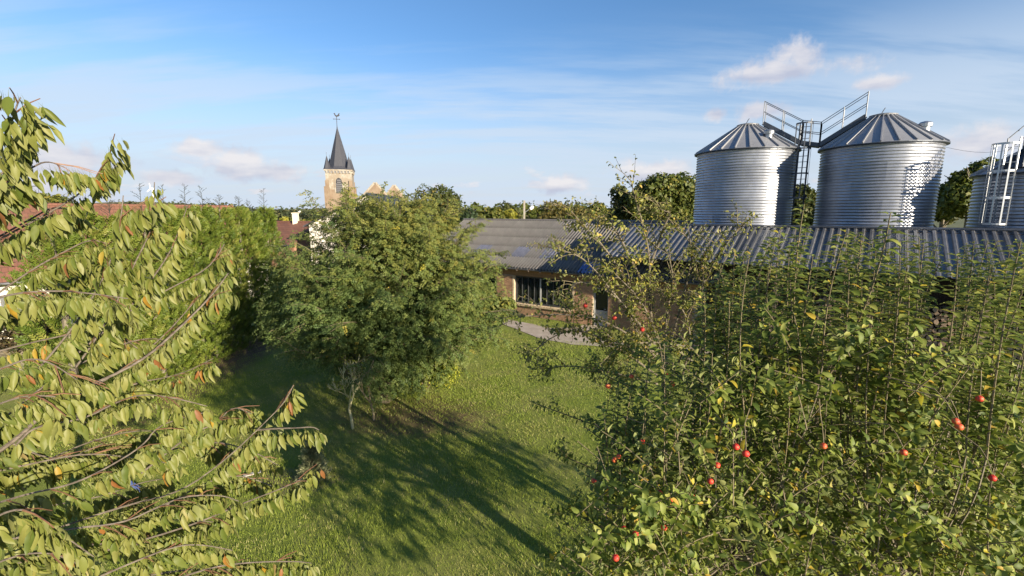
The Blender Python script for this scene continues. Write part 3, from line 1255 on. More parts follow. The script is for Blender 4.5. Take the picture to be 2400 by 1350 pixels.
EZ2 = C0.z
shed = thing('wood_shed', 'open sided wood shed with ribbed grey metal roof beside the silos', 'shed', S(SLEN / 2, 0, 0))
ss = (NS * -SR + UP * SRZ)
sl2 = ss.length
sdir2 = ss.normalized()
sn2 = DS.cross(sdir2)
if sn2.z < 0:
    sn2 = -sn2
TP = .27
tm = corr_mesh('metal_sheet', 3, TP, .042, sl2 + .05, trap=True)
tm.materials.append(MATS['shed_steel'])
k = 0
a = 0.0
while a < SLEN:
    piece('metal_sheet', tm, shed, mat3(DS, sdir2, sn2, S(a, 0, EZ2) + sn2 * (.003 * (k % 2))))
    a += 3 * TP
    k += 1
part('roof_flashing', MB().box(mat3(DS, sdir2, sn2, S(SLEN / 2, -SR, EZ2 + SRZ) + sn2 * .07), SLEN, .16, .012), 'dark_steel', shed)
part('verge_trim', MB().bar(S(-.02, .02, EZ2 - .02), S(-.02, -SR, EZ2 + SRZ - .02), .05, .14), 'dark_steel', shed)
part('eave_beam', MB().bar(S(.3, -.35, EZ2 + .02), S(SLEN, -.35, EZ2 + .02), .12, .14), 'wood_dark', shed)
part('ridge_beam', MB().bar(S(.3, -SR + .2, EZ2 + SRZ - .2), S(SLEN, -SR + .2, EZ2 + SRZ - .2), .14, .22), 'wood_dark', shed)
for i in range(3):
    b = -.9 - i * .95
    part('purlin', MB().bar(S(.2, b, EZ2 - b / SR * SRZ - .09), S(SLEN, b, EZ2 - b / SR * SRZ - .09), .1, .12), 'wood_dark', shed)
for i in range(7):
    part('post', MB().bar(S(7.6 + i * 3.0, -.35, 0), S(7.6 + i * 3.0, -.35, EZ2 - .1), .2, .2, up=(1, 0, 0)), 'wood_dark', shed)
part('back_wall', MB().bar(S(.4, -SR + .1, (EZ2 + SRZ - .3) / 2), S(SLEN, -SR + .1, (EZ2 + SRZ - .3) / 2), .1, EZ2 + SRZ - .3), 'wood_dark', shed)

pile = thing('log_pile', 'tall stack of cut firewood logs under the shed roof', 'log pile', S(16, -1.2, 0))
rl = random.Random(21)


def log_mesh(kind, seed):
    r_ = random.Random(seed)
    m = MB()
    n_ = 8
    if kind == 0:
        pr = [(math.cos(t_) * r_.uniform(.9, 1.05), math.sin(t_) * r_.uniform(.9, 1.05)) for t_ in np.linspace(0, 2 * math.pi, n_, endpoint=False)]
    else:
        pr = [(0, -.6)] + [(math.cos(t_) * 1.15, -.6 + math.sin(t_) * 1.5) for t_ in np.linspace(.35, math.pi - .35, 5)]
    vs = [(x, .28, z_) for x, z_ in pr] + [(x * 1.02, -.28, z_ * 1.02) for x, z_ in pr]
    q = len(pr)
    m.add(vs, [tuple(range(q)), tuple(range(2 * q - 1, q - 1, -1))] + [(i, q + i, q + (i + 1) % q, (i + 1) % q) for i in range(q)])
    me_ = m.mesh('log')
    me_.materials.append(MATS['log_end'])
    return me_


LM = [log_mesh(0, 1), log_mesh(0, 2), log_mesh(1, 3), log_mesh(1, 4)]
logs = []
z = .08
rowi = 0
while z < 3.0:
    a = 9.0 + (rowi % 2) * .08
    while a < 23.5:
        r_ = rl.uniform(.055, .105)
        top = 2.95 + .12 * math.sin(a * 1.3)
        if z < top:
            logs.append((a + r_, z + rl.uniform(-.025, .025), r_, rl.randrange(4), rl.uniform(0, 6.28), rl.uniform(-.09, .06)))
        a += 2 * r_ * .97
    z += .145
    rowi += 1
# those that show: near the right side of the picture, upper rows
pa = (D(2330, 760, 17.5) - S(0, 0, 0)).dot(DS)
logs.sort(key=lambda q: abs(q[0] - pa) * .8 + abs(q[1] - 2.3))
mbr = MB()
for i, (a, z, r_, kd, an, db) in enumerate(logs):
    M = mat3(DS, NS, UP, S(a, -1.0 + db, z)) @ Matrix.Rotation(an, 4, 'Y') @ Matrix.Diagonal((r_, 1.0, r_, 1.0))
    if i < 300:
        piece('log', LM[kd], pile, M)
    else:
        me_ = LM[kd]
        mbr.add([M @ v_.co for v_ in me_.vertices], [tuple(p_.vertices) for p_ in me_.polygons])
part('stacked_logs', mbr, 'log_end', pile, stuff=True)

# ------------------------------------------------------------------ grain silos
CORR = .135


def silo_panel(R, arc, waves, name):
    n_a = 10
    seg = 6
    vs, fs = [], []
    for j in range(waves * seg + 1):
        z_ = j * CORR / seg
        r_ = R + .022 * math.sin(2 * math.pi * j / seg)
        for i in range(n_a + 1):
            a_ = arc * (i / n_a - .5)
            vs.append((r_ * math.cos(a_), r_ * math.sin(a_), z_))
    for j in range(waves * seg):
        for i in range(n_a):
            b = j * (n_a + 1) + i
            fs.append((b, b + 1, b + n_a + 2, b + n_a + 1))
    me_ = bpy.data.meshes.new(name)
    me_.from_pydata(vs, [], fs)
    me_.polygons.foreach_set('use_smooth', np.ones(len(fs), bool))
    me_.materials.append(MATS['silo_steel'])
    return me_


def silo(c, R, eave, cap, label, vent_angles, nrib=24):
    t_ = thing('grain_silo', label, 'silo', (c[0], c[1], 0), 'galvanised grain silos behind the shed')
    cx, cy = c
    waves = 6
    ringh = waves * CORR
    nr_ = int(eave / ringh)
    z0 = eave - nr_ * ringh
    npn = 6
    arc = 2 * math.pi / npn
    me_ = silo_panel(R, arc + .02, waves, 'wall_panel')
    part('plinth', MB().lathe([(R + .12, 0), (R + .12, z0)], 32, Matrix.Translation((cx, cy, 0))), 'concrete', t_)
    for r_ in range(nr_):
        for k_ in range(npn):
            M = Matrix.Translation((cx, cy, z0 + r_ * ringh)) @ Matrix.Rotation(arc * k_ + (r_ % 2) * arc / 2, 4, 'Z') @ Matrix.Diagonal((1 + .0012 * (k_ % 2), 1 + .0012 * (k_ % 2), 1, 1))
            piece('wall_panel', me_, t_, M)
    # roof: one panel and one rib per sector
    Ro = R + .14
    rc = .42
    rise = cap - eave
    sec = 2 * math.pi / nrib
    zo = eave - .02
    pm = MB()
    a0, a1 = -sec / 2, sec / 2
    pts = [(Ro * math.cos(a0), Ro * math.sin(a0), zo - eave), (Ro * math.cos(a1), Ro * math.sin(a1), zo - eave), (rc * math.cos(a1), rc * math.sin(a1), rise), (rc * math.cos(a0), rc * math.sin(a0), rise)]
    pm.prism(pts, (0, 0, -.015))
    pme = pm.mesh('roof_panel')
    pme.materials.append(MATS['silo_roof_steel'])
    rm = MB().bar((Ro, 0, zo - eave + .035), (rc, 0, rise + .035), .045, .075)
    rme = rm.mesh('roof_rib')
    rme.materials.append(MATS['silo_roof_steel'])
    for k_ in range(nrib):
        M = Matrix.Translation((cx, cy, eave)) @ Matrix.Rotation(sec * k_, 4, 'Z')
        rp = piece('roof_panel', pme, t_, M)
        piece('roof_rib', rme, rp, M @ Matrix.Rotation(sec / 2, 4, 'Z'))
    part('eave_ring', MB().lathe([(R + .02, eave - .10), (Ro + .01, eave - .05), (Ro + .01, eave - .02), (R, eave - .02)], 48, Matrix.Translation((cx, cy, 0)), cap=False), 'dark_steel', t_)
    capo = part('roof_cap', MB().lathe([(rc + .10, cap - .03), (rc + .12, cap + .04), (rc * .7, cap + .10), (.05, cap + .14)], 20, Matrix.Translation((cx, cy, 0))), 'silo_roof_steel', t_)
    part('cap_lever', MB().tube([(cx - .1, cy, cap + .12), (cx + .02, cy, cap + .34), (cx + .05, cy, cap + .36)], .018, 6), 'dark_steel', capo)
    for an in vent_angles:
        f = .62
        rr_ = rc + (R - rc) * f
        z_ = cap - rise * f
        px, py = cx + rr_ * math.cos(an), cy + rr_ * math.sin(an)
        part('roof_vent', MB().lathe([(.17, -.12), (.17, .16), (.24, .17), (.25, .30), (.20, .36), (.06, .40)], 16, Matrix.Translation((px, py, z_))), 'bright_steel', t_)
    return t_


def azi(c):
    return math.atan2(-c[1], -c[0])       # angle from silo towards the camera


S1, R1, E1, K1 = (12.5, 25.2), 2.40, 9.33, 10.72
S2, R2, E2, K2 = (17.05, 21.9), 2.25, 9.16, 10.55
S3, R3, E3, K3 = (21.5, 18.4), 2.35, 7.73, 9.1
silo(S1, R1, E1, K1, 'left grain silo of corrugated steel nearest the brick barn', [azi(S1) + .62])
silo(S2, R2, E2, K2, 'middle grain silo with the tallest roof and a ladder shadow', [azi(S2) + 1.25])
silo(S3, R3, E3, K3, 'low grain silo cut off by the right edge of the photo', [azi(S3) + 1.0])

# walkway over the two silos
v1, v2 = Vector((*S1, 0)), Vector((*S2, 0))
e12 = (v2 - v1).normalized()
sd_ = Vector((-e12.y, e12.x, 0))
if sd_.dot(Vector((0, -1, 0))) < 0:
    sd_ = -sd_                           # towards the lawn


def catwalk(name, label, nodes, width, mat='dark_steel', posts_every=1.0, parent_loc=None):
    t_ = thing(name, label, 'walkway', parent_loc or nodes[0])
    for p, q in zip(nodes[:-1], nodes[1:]):
        p, q = Vector(p), Vector(q)
        dv = (q - p)
        hd = Vector((dv.x, dv.y, 0)).normalized()
        s_ = Vector((-hd.y, hd.x, 0))
        part('deck', MB().bar(p, q, width, .04), mat, t_)
        for sg in (-1, 1):
            off = s_ * (sg * width / 2)
            part('side_plate', MB().bar(p + off + UP * .06, q + off + UP * .06, .025, .20), mat, t_)
            for hgt in (.62, 1.12):
                part('handrail', MB().bar(p + off + UP * hgt, q + off + UP * hgt, .028, .028), mat, t_)
            nn = max(1, int(round(dv.length / posts_every)))
            for i in range(nn + 1):
                b = p.lerp(q, i / nn) + off
                part('rail_post', MB().bar(b, b + UP * 1.14, .034, .034, up=(1, 0, 0)), mat, t_)
    return t_


pA = v1 + e12 * .75 + sd_ * .0 + UP * (K1 - .05)
pB = v1 + e12 * (R1 + .1) + UP * (E1 + .22)
pC = v2 - e12 * (R2 + .1) + UP * (E2 + .22)
pD = v2 - e12 * .65 + UP * (K2 - .02)
catwalk('roof_walkway', 'steel stairs and walkway linking the two big silo roofs', [pA, pB, pC, pD], .62)


def cage(name, label, base, top, zdeck, face, r=.36, mat='bright_steel'):
    """ladder with safety hoops; face = outward unit vector"""
    t_ = thing(name, label, 'ladder', (base.x, base.y, base.z), 'caged ladders on the silos')
    s_ = Vector((-face.y, face.x, 0))
    Hh = top - base.z
    for sg in (-1, 1):
        p = Vector((base.x, base.y, base.z)) + s_ * (.21 * sg)
        part('stile', MB().bar(p - UP * 5.0, p + UP * (Hh + .25 * (sg > 0)), .04, .05, up=(1, 0, 0)), mat, t_)
    k_ = -16
    while k_ * .28 < Hh - .1:
        p = Vector((base.x, base.y, base.z + .1 + k_ * .28))
        part('rung', MB().bar(p - s_ * .2, p + s_ * .2, .025), mat, t_)
        k_ += 1
    angs = [math.radians(d_) for d_ in (-105, -63, -21, 21, 63, 105)]
    cen = Vector((base.x, base.y, 0)) + face * .34

    def hoop(a_, z_):
        return cen + face * (math.cos(a_) * r) + s_ * (math.sin(a_) * r) + UP * z_
    for a_ in angs:
        part('cage_strip', MB().bar(hoop(a_, base.z), hoop(a_, top), .05, .012, up=tuple((hoop(a_, 0) - cen).normalized())), mat, t_)
    nh = max(2, int(round(Hh / 1.15)))
    for i in range(nh + 1):
        z_ = base.z + Hh * i / nh
        m = MB()
        al = np.linspace(math.radians(-125), math.radians(125), 17)
        for a_, b_ in zip(al[:-1], al[1:]):
            m.bar(hoop(a_, z_) * 1.0, hoop(b_, z_), .012, .07)
        part('hoop', m, mat, t_)
    return t_


f2 = (sd_ * .94 - e12 * .1).normalized()
pc2 = v2 - e12 * (R2 + .72) + sd_ * .25
cage('caged_ladder', 'caged ladder hanging between the two big silos', Vector((pc2.x, pc2.y, 6.9)), E2 + 1.3, E2, f2, .36, 'dark_steel')
# a short landing joins the ladder to the walkway
an3 = math.radians(190)
f3 = Vector((math.cos(an3), math.sin(an3), 0))
pc3 = Vector((*S3, 0)) + f3 * (R3 + .12)
cage('caged_ladder', 'bright caged ladder on the low silo at the right edge', Vector((pc3.x, pc3.y, 5.75)), 8.75, E3, f3, .38)
v3 = Vector((*S3, 0))
q0 = v3 + f3 * (R3 - .05) + UP * (E3 + .15)
q1 = v3 + f3 * .7 + UP * (K3)
catwalk('roof_stair', 'steel stair climbing the low silo roof at the right edge', [q0, q1], .6)
# cable from the middle silo to the low one
pcb = [v2 + Vector((.9, -.3, 0)).normalized() * (R2 + .1) + UP * (E2 - .05)]
pce = v3 + UP * (K3 + .2)
cabp = [pcb[0].lerp(pce, i / 10) - UP * (.5 * math.sin(math.pi * i / 10)) for i in range(11)]
cb_ = part('cable', MB().tube(cabp, .006, 5), 'iron', None)
cb_['label'] = 'thin dark cable slung between the middle and low silos'
cb_['category'] = 'cable'

# ------------------------------------------------------------------ the church
chb = D(797, 470, 112)
chb.z = 0
church = thing('village_church', 'old brick and stone village church with slate spire', 'church', chb)
CA = math.radians(14)                        # tower turned a little: a sliver of the right side shows
cxv = Vector((math.cos(CA), math.sin(CA), 0)) * 1.0
cyv = Vector((-math.sin(CA), math.cos(CA), 0))
TWH = D(797, 397, 112).z
TIP = D(797, 290, 112).z
tw = 6.1


def K(x, y, z):
    return chb + cxv * x + cyv * y + UP * z


def kf(x, y, z):
    return mat3(cxv, cyv, UP, K(x, y, z))


zmid = TWH - 4.7
tower = part('tower', MB().box(kf(0, tw / 2, zmid / 2), tw, tw, zmid), 'church_brick', church)
part('belfry', MB().box(kf(0, tw / 2, (zmid + TWH - .35) / 2), tw - .15, tw - .15, TWH - .35 - zmid), 'church_stone', church)
for sx in (-1, 1):
    for sy in (0, 1):
        part('buttress', MB().box(kf(sx * (tw / 2 - .25), sy * tw + (.0), (TWH - 4.0) / 2), 1.2, .9, TWH - 4.0).box(kf(sx * (tw / 2 - .35), sy * tw, TWH - 3.3), .8, .6, 1.4), 'church_brick', church)
    part('string_course', MB().box(kf(sx * (tw / 2 + .0), tw / 2, TWH - 4.0), .25, tw, .22), 'church_stone', church)
part('parapet', MB().box(kf(0, tw / 2, TWH - .18), tw + .35, tw + .35, .36), 'church_stone', church)
for i in range(8):
    x = -tw / 2 + .45 + i * (tw - .9) / 7
    part('corbel', MB().box(kf(x, -.02, TWH - .62), .34, .30, .5), 'church_stone', church)
    part('corbel', MB().box(kf(tw / 2, .45 + i * (tw - .9) / 7, TWH - .62), .30, .34, .5), 'church_stone', church)
for i in range(7):
    x = -tw / 2 + .45 + (i + .5) * (tw - .9) / 7
    part('corbel_gap', MB().box(kf(x, .06, TWH - .62), .40, .1, .5), 'louvre', church)
# belfry opening with pointed arch and louvres
aw, ah = .72, 3.6
zb = TWH - 5.6
arch = [(-aw, zb), (aw, zb), (aw, zb + ah * .68)]
for i in range(1, 6):
    t_ = i / 6
    arch.append((aw * math.cos(t_ * math.pi / 2) ** .8, zb + ah * (.68 + .32 * math.sin(t_ * math.pi / 2))))
arch.append((0, zb + ah * 1.02))
arch += [(-x, z_) for x, z_ in reversed(arch[2:-1])]
surround = [(x * 1.45, z_ + (.35 if z_ > zb + ah * .6 else 0)) for x, z_ in arch]
bw2 = part('belfry_window', MB().prism([K(x, -.04, z_) for x, z_ in surround], cyv * .12), 'church_stone', church)
part('opening', MB().prism([K(x, -.06, z_) for x, z_ in arch], cyv * .1), 'iron', bw2)
for i in range(7):
    z_ = zb + .3 + i * .46
    hw = aw * (1 if z_ < zb + ah * .68 else .62)
    part('louvre', MB().box(mat3(cxv, cyv, UP, K(0, -.12, z_)) @ Matrix.Rotation(.7, 4, 'X'), hw * 1.9, .36, .07), 'louvre', bw2)
# spire
sp = MB()
sr = 2.75
prof = [(sr * 1.18, TWH), (sr * .92, TWH + .9), (.14, TIP - .6), (.05, TIP + .3)]
sp.lathe(prof, 8, mat3(cxv, cyv, UP, K(0, tw / 2, 0)) @ Matrix.Rotation(math.pi / 8, 4, 'Z'))
spire = part('spire', sp, 'slate', church)
part('spire_skirt', MB().lathe([(tw * .75, TWH), (tw * .68, TWH + .30), (.5, TWH + 1.2)], 4, mat3(cxv, cyv, UP, K(0, tw / 2, 0)) @ Matrix.Rotation(math.pi / 4, 4, 'Z')), 'slate', church)
for sx in (-1, 1):
    for sy in (0, 1):
        p = kf(sx * (tw / 2 - .55), .55 + sy * (tw - 1.1), TWH)
        pn_ = part('pinnacle', MB().lathe([(.95, .0), (.75, .45), (.05, 3.1)], 6, p), 'slate', church)
        part('finial', MB().tube([p @ Vector((0, 0, 3.0)), p @ Vector((0, 0, 4.0))], .03, 5), 'iron', pn_)
CT = D(795, 259, 112).z
m = MB()
p = K(0, tw / 2, 0)
m.tube([p + UP * (TIP - .2), p + UP * (CT - .8)], .07, 6)
m.bar(p + UP * (TIP + 1.6) - cxv * .65, p + UP * (TIP + 1.6) + cxv * .65, .1)
for sx in (-1, 1):
    m.tube([p + UP * (TIP + 1.6) + cxv * (.65 * sx), p + UP * (TIP + 1.6) + cxv * (.78 * sx)], .09, 6)
part('cross', m, 'iron', spire)
ck = [(-.75, .15), (-.45, -.1), (-.1, -.22), (.25, -.12), (.42, .12), (.50, .42), (.66, .46), (.52, .58), (.40, .66), (.26, .5), (.18, .2), (-.1, .08), (-.35, .3), (-.55, .62), (-.78, .6), (-.62, .4)]
part('weathercock', MB().prism([p + UP * (CT - .6) - cxv * x * 1.0 + UP * z_ + cyv * -.05 for x, z_ in ck], cyv * .1), 'iron', spire)
# nave and aisle gables to the right
def gable_block(x0, x1, y0, y1, ez, rz, wallm, roofm):
    m = MB()
    xm = (x0 + x1) / 2
    m.prism([K(x0, y0, 0), K(x1, y0, 0), K(x1, y0, ez), K(xm, y0, rz), K(x0, y0, ez)], cyv * .5)
    m.bar(K(x0 + .2, y0, ez / 2), K(x0 + .2, y1, ez / 2), .4, ez)
    m.bar(K(x1 - .2, y0, ez / 2), K(x1 - .2, y1, ez / 2), .4, ez)
    part('nave_wall', m, wallm, church)
    cop = MB()
    for s_, xx_ in ((-1, x0), (1, x1)):
        cop.bar(K(xx_ + s_ * .15, y0 + .2, ez - .1), K(xm, y0 + .2, rz + .18), .75, .3, up=tuple(cyv))
    part('gable_coping', cop, 'church_stone', church)
    r = MB()
    for s_, xx_ in ((-1, x0), (1, x1)):
        r.prism([K(xx_ + s_ * .3, y0 + .5, ez - .2), K(xx_ + s_ * .3, y1, ez - .2), K(xm, y1, rz), K(xm, y0 + .5, rz)], UP * -.15)
    part('nave_roof', r, roofm, church)


gz = D(861, 428, 112).z
gable_block(tw / 2 + .9, tw / 2 + 9.5, 2.0, 9.0, gz - 4.6, gz, 'church_brick', 'slate')
gable_block(tw / 2 + 6.0, tw / 2 + 13.5, 9.5, 26, gz - 4.8, gz - .1, 'church_brick', 'slate')

# ------------------------------------------------------------------ houses
def house(label, r0, r1, half, ez, rz, wallm, roofm='red_tile', chim=(), ov=.35, name='house', windows=()):
    """r0,r1: ridge ends on the ground plane"""
    r0, r1 = Vector((*r0, 0)), Vector((*r1, 0))
    ax = (r1 - r0).normalized()
    sx = Vector((ax.y, -ax.x, 0))
    c = (r0 + r1) / 2
    t_ = thing(name, label, 'house', c)
    m = MB()
    for e, s_ in ((r0, 1), (r1, -1)):
        m.prism([e - sx * half, e + sx * half, e + sx * half + UP * ez, e + UP * rz, e - sx * half + UP * ez], ax * (.3 * s_))
    for s_ in (-1, 1):
        m.bar(r0 + ax * .3 + sx * (s_ * (half - .15)) + UP * (ez / 2), r1 - ax * .3 + sx * (s_ * (half - .15)) + UP * (ez / 2), .3, ez)
    part('wall', m, wallm, t_)
    r = MB()
    k_ = (rz - ez) / half
    for s_ in (-1, 1):
        r.prism([r0 - ax * ov + sx * (s_ * (half + ov)) + UP * (ez - k_ * ov + .06), r1 + ax * ov + sx * (s_ * (half + ov)) + UP * (ez - k_ * ov + .06), r1 + ax * ov + UP * (rz + .06), r0 - ax * ov + UP * (rz + .06)], UP * .12)
    rf = part('roof', r, roofm, t_)
    part('ridge_tiles', MB().tube([r0 - ax * ov + UP * (rz + .16), r1 + ax * ov + UP * (rz + .16)], .13, 8), roofm, rf)
    for s_ in (-1, 1):
        part('gutter', MB().tube([r0 - ax * ov + sx * (s_ * (half + ov + .06)) + UP * (ez - k_ * ov + .08), r1 + ax * ov + sx * (s_ * (half + ov + .06)) + UP * (ez - k_ * ov + .08)], .07, 6), 'zinc', t_)
    for f, off in chim:
        p_ = r0.lerp(r1, f) + sx * off
        part('chimney', MB().box(Matrix.Translation(p_ + UP * (rz + .3)), .55, .55, 1.7).box(Matrix.Translation(p_ + UP * (rz + 1.2)), .65, .65, .12), 'cream_render', rf)
    for (f, zc_, w_, h_, s_) in windows:
        p_ = r0.lerp(r1, f) + sx * (s_ * half)
        M = mat3(ax, sx * s_, UP, p_ + UP * zc_)
        w = part('window', MB().box(M, w_, .06, h_), 'white_paint', t_)
        part('pane', MB().box(M @ Matrix.Translation((-w_ * .23, .02, 0)), w_ * .38, .06, h_ * .86).box(M @ Matrix.Translation((w_ * .23, .02, 0)), w_ * .38, .06, h_ * .86), 'pane_glass', w)
    return t_


house('long white farmhouse with weathered red tiled roof behind the hedge', (-33.5, 14.0), (-22.3, 36.3), 4.2, 3.0, 6.45, 'white_render', chim=((.35, .3),), windows=((.45, 1.7, 1.1, 1.2, 1), (.6, 1.7, 1.1, 1.2, 1), (.3, 1.7, 1.1, 1.2, 1)))
wg = D(862, 458, 48)
hl = D(724, 528, 48)
hw_ = wg.x - hl.x
house('white gabled house showing through the big tree below the church', (wg.x, 48), (wg.x, 60), hw_, hl.z, wg.z, 'white_render', 'slate', chim=())
rr1 = D(655, 525, 52)
house('low red roofed brick house between hedge and big tree', (rr1.x - 4, 57), (D(722, 525, 52).x, 54), 3.4, rr1.z - 2.2, rr1.z, 'red_brickwork', chim=((.62, .1),))
hb = D(590, 537, 70)
house('distant red roofed house above the hedge top', (hb.x - 4, 74), (hb.x + 6, 70), 4, hb.z - 3, hb.z + .6, 'cream_render')

# ------------------------------------------------------------------ pole with lamp, wind turbine
pt = D(1229, 470, 47)
pole = thing('street_lamp', 'concrete utility pole with a small street lamp behind the barn', 'street lamp', (pt.x, pt.y, 0))
part('pole', MB().bar((pt.x, pt.y, 0), (pt.x, pt.y, pt.z), .22, .18, up=(1, 0, 0)), 'concrete', pole)
lh = D(1246, 487, 47)
part('arm', MB().tube([(pt.x, pt.y - .1, lh.z - .5), (pt.x + .35, pt.y - .1, lh.z - .25), (lh.x, lh.y - .1, lh.z)], .03, 6), 'frame_grey', pole)
part('lamp_head', MB().lathe([(.03, -.12), (.16, -.1), (.18, .02), (.1, .12)], 10, Matrix.Translation((lh.x, lh.y - .1, lh.z)) @ Matrix.Rotation(.9, 4, 'Y') @ Matrix.Diagonal((1, 1, 1.9, 1))), 'white_paint', pole)
pt2 = D(692, 498, 60)
pole2 = thing('street_lamp', 'far thin lamp post above the red roof near the church', 'street lamp', (pt2.x, pt2.y, 0))
part('pole', MB().bar((pt2.x, pt2.y, 0), (pt2.x, pt2.y, pt2.z), .16, .16, up=(1, 0, 0)), 'concrete', pole2)
part('arm', MB().tube([(pt2.x, pt2.y, pt2.z - .1), (pt2.x + .5, pt2.y, pt2.z + .1)], .03, 5), 'frame_grey', pole2)
part('lamp_head', MB().lathe([(.02, -.1), (.12, 0), (.05, .1)], 8, Matrix.Translation((pt2.x + .55, pt2.y, pt2.z + .1)) @ Matrix.Rotation(1.3, 4, 'Y') @ Matrix.Diagonal((1, 1, 2, 1))), 'white_paint', pole2)

tb = D(357, 443, 1300)
turb = thing('wind_turbine', 'white wind turbine far away on the left horizon', 'wind turbine', (tb.x, tb.y, 0))
part('tower', MB().tube([(tb.x, tb.y, 0), (tb.x, tb.y, tb.z)], [2.6, 1.6], 12), 'white_paint', turb)
part('nacelle', MB().box(Matrix.Translation((tb.x, tb.y - 1, tb.z + 1)), 4, 9, 4), 'white_paint', turb)
for k_ in range(3):
    an = math.radians(90 + 8 + 120 * k_)
    dv = Vector((math.cos(an), 0, math.sin(an)))
    pv = Vector((-math.sin(an), 0, math.cos(an)))
    hub = Vector((tb.x, tb.y - 6, tb.z + 1))
    part('blade', MB().prism([hub + dv * 1 - pv * .8, hub + dv * 1 + pv * .8, hub + dv * 6 + pv * 1.8, hub + dv * 15 + pv * .4, hub + dv * 15 - pv * .3, hub + dv * 6 - pv * 1.0], (0, .8, 0)), 'white_paint', turb)

# ------------------------------------------------------------------ background trees
def bg_tree(label, px, ytop, Yd, width_px, mat, n=5000, leaf=.34, lob=12, seed=1, ybase=None, asp=None, name='tree', cat='tree', squash=1.0):
    top = D(px, ytop, Yd)
    w = width_px / FPX * Yd
    h = top.z
    cz0 = max(.5, h - w * .95 * squash) if asp is None else h * asp
    rz = (h - cz0) / 2
    cz_ = (h + cz0) / 2
    base = (top.x, Yd, 0)
    t_ = thing(name, label, cat, base)
    rg_ = random.Random(seed)
    m = MB()
    m.tube([(top.x, Yd, 0), (top.x + .1, Yd, cz0), (top.x - .05, Yd, cz_), (top.x, Yd, h - .2 * rz)], [w * .045 + .08, w * .035 + .06, w * .02 + .04, .03], 7)
    for i in range(9):
        a_ = rg_.uniform(0, 6.28)
        z_ = cz0 + (cz_ - cz0) * rg_.uniform(-.2, 1.2)
        m.tube([(top.x, Yd, z_), (top.x + math.cos(a_) * w * .22, Yd + math.sin(a_) * w * .22, z_ + rz * .35), (top.x + math.cos(a_) * w * .42, Yd + math.sin(a_) * w * .42, z_ + rz * .6)], [w * .018 + .03, w * .01 + .02, .02], 5)
    part('trunk', m, 'bark_grey', t_)
    L = lobes_for(top.x, Yd, cz_, w / 2, w / 2 * .9, rz, lob, seed)
    M, pos, sc, rnd = leaf_cloud(L, n, leaf, seed)
    # ragged edge: a few twigs of leaves beyond the outline
    part('crown', inst_mesh('crown', RHOMB, M, pos, sc, rnd, mat), mat, t_)
    return t_


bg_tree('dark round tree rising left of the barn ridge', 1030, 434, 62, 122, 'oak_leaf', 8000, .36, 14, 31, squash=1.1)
bg_tree('small dark fir at the foot of the dark round tree', 1088, 474, 58, 30, 'pine_leaf', 1800, .30, 7, 32, squash=3)
bg_tree('slim dark fir left of the yellow tree', 1110, 478, 58, 34, 'pine_leaf', 1800, .30, 7, 33, squash=3)
bg_tree('pale green tree in the wood beyond the barn ridge', 1150, 477, 78, 80, 'ash_leaf', 4000, .42, 10, 34)
bg_tree('bright yellow little tree just above the barn ridge', 1198, 490, 56, 32, 'yellow_leaf', 2200, .30, 7, 35)
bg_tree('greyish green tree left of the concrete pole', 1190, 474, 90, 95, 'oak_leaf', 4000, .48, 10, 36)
bg_tree('small green bush right of the concrete pole', 1245, 497, 56, 36, 'ash_leaf', 2000, .30, 7, 37)
bg_tree('broad brown tinged tree behind the barn roof', 1325, 464, 60, 160, 'brown_leaf', 9000, .36, 16, 38, squash=.7)
bg_tree('light green tree right of the brown tinged tree', 1395, 470, 82, 75, 'ash_leaf', 4000, .45, 10, 39)
bg_tree('pale wood edge tree between the pole and brown tree', 1262, 473, 95, 90, 'ash_leaf', 4000, .5, 10, 40)
bg_tree('small brown bush low behind the barn ridge', 1425, 495, 57, 60, 'brown_leaf', 3000, .33, 8, 41)
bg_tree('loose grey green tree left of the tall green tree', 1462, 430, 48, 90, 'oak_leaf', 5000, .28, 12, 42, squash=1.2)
bg_tree('tall green tree beside the left silo', 1570, 392, 44, 170, 'ash_leaf', 13000, .30, 18, 43, squash=1.0)
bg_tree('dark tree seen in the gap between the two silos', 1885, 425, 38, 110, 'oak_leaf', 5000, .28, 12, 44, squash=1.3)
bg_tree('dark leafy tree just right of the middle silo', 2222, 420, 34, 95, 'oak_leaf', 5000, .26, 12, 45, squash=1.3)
bg_tree('olive green tree between middle and low silo', 2290, 372, 31, 130, 'ash_leaf', 9000, .24, 14, 46, squash=1.2)
bg_tree('green tree behind the low silo at the right edge', 2390, 380, 33, 110, 'ash_leaf', 5000, .26, 12, 47, squash=1.3)
bg_tree('dark reddish shrub at the far left beyond the cherry', 30, 725, 16, 190, 'dark_shrub_leaf', 5000, .11, 10, 48, name='shrub', cat='shrub', squash=.7)
bg_tree('yellow green garden tree beside the red roof', 705, 505, 66, 60, 'ash_leaf', 2500, .36, 8, 49)
bg_tree('lime green small tree left of the far lamp post', 666, 508, 62, 40, 'yellow_leaf', 1500, .34, 7, 50)
bg_tree('feathery green tree above the farmhouse at far left', 110, 445, 42, 100, 'ash_leaf', 3500, .26, 10, 51, squash=1.1)

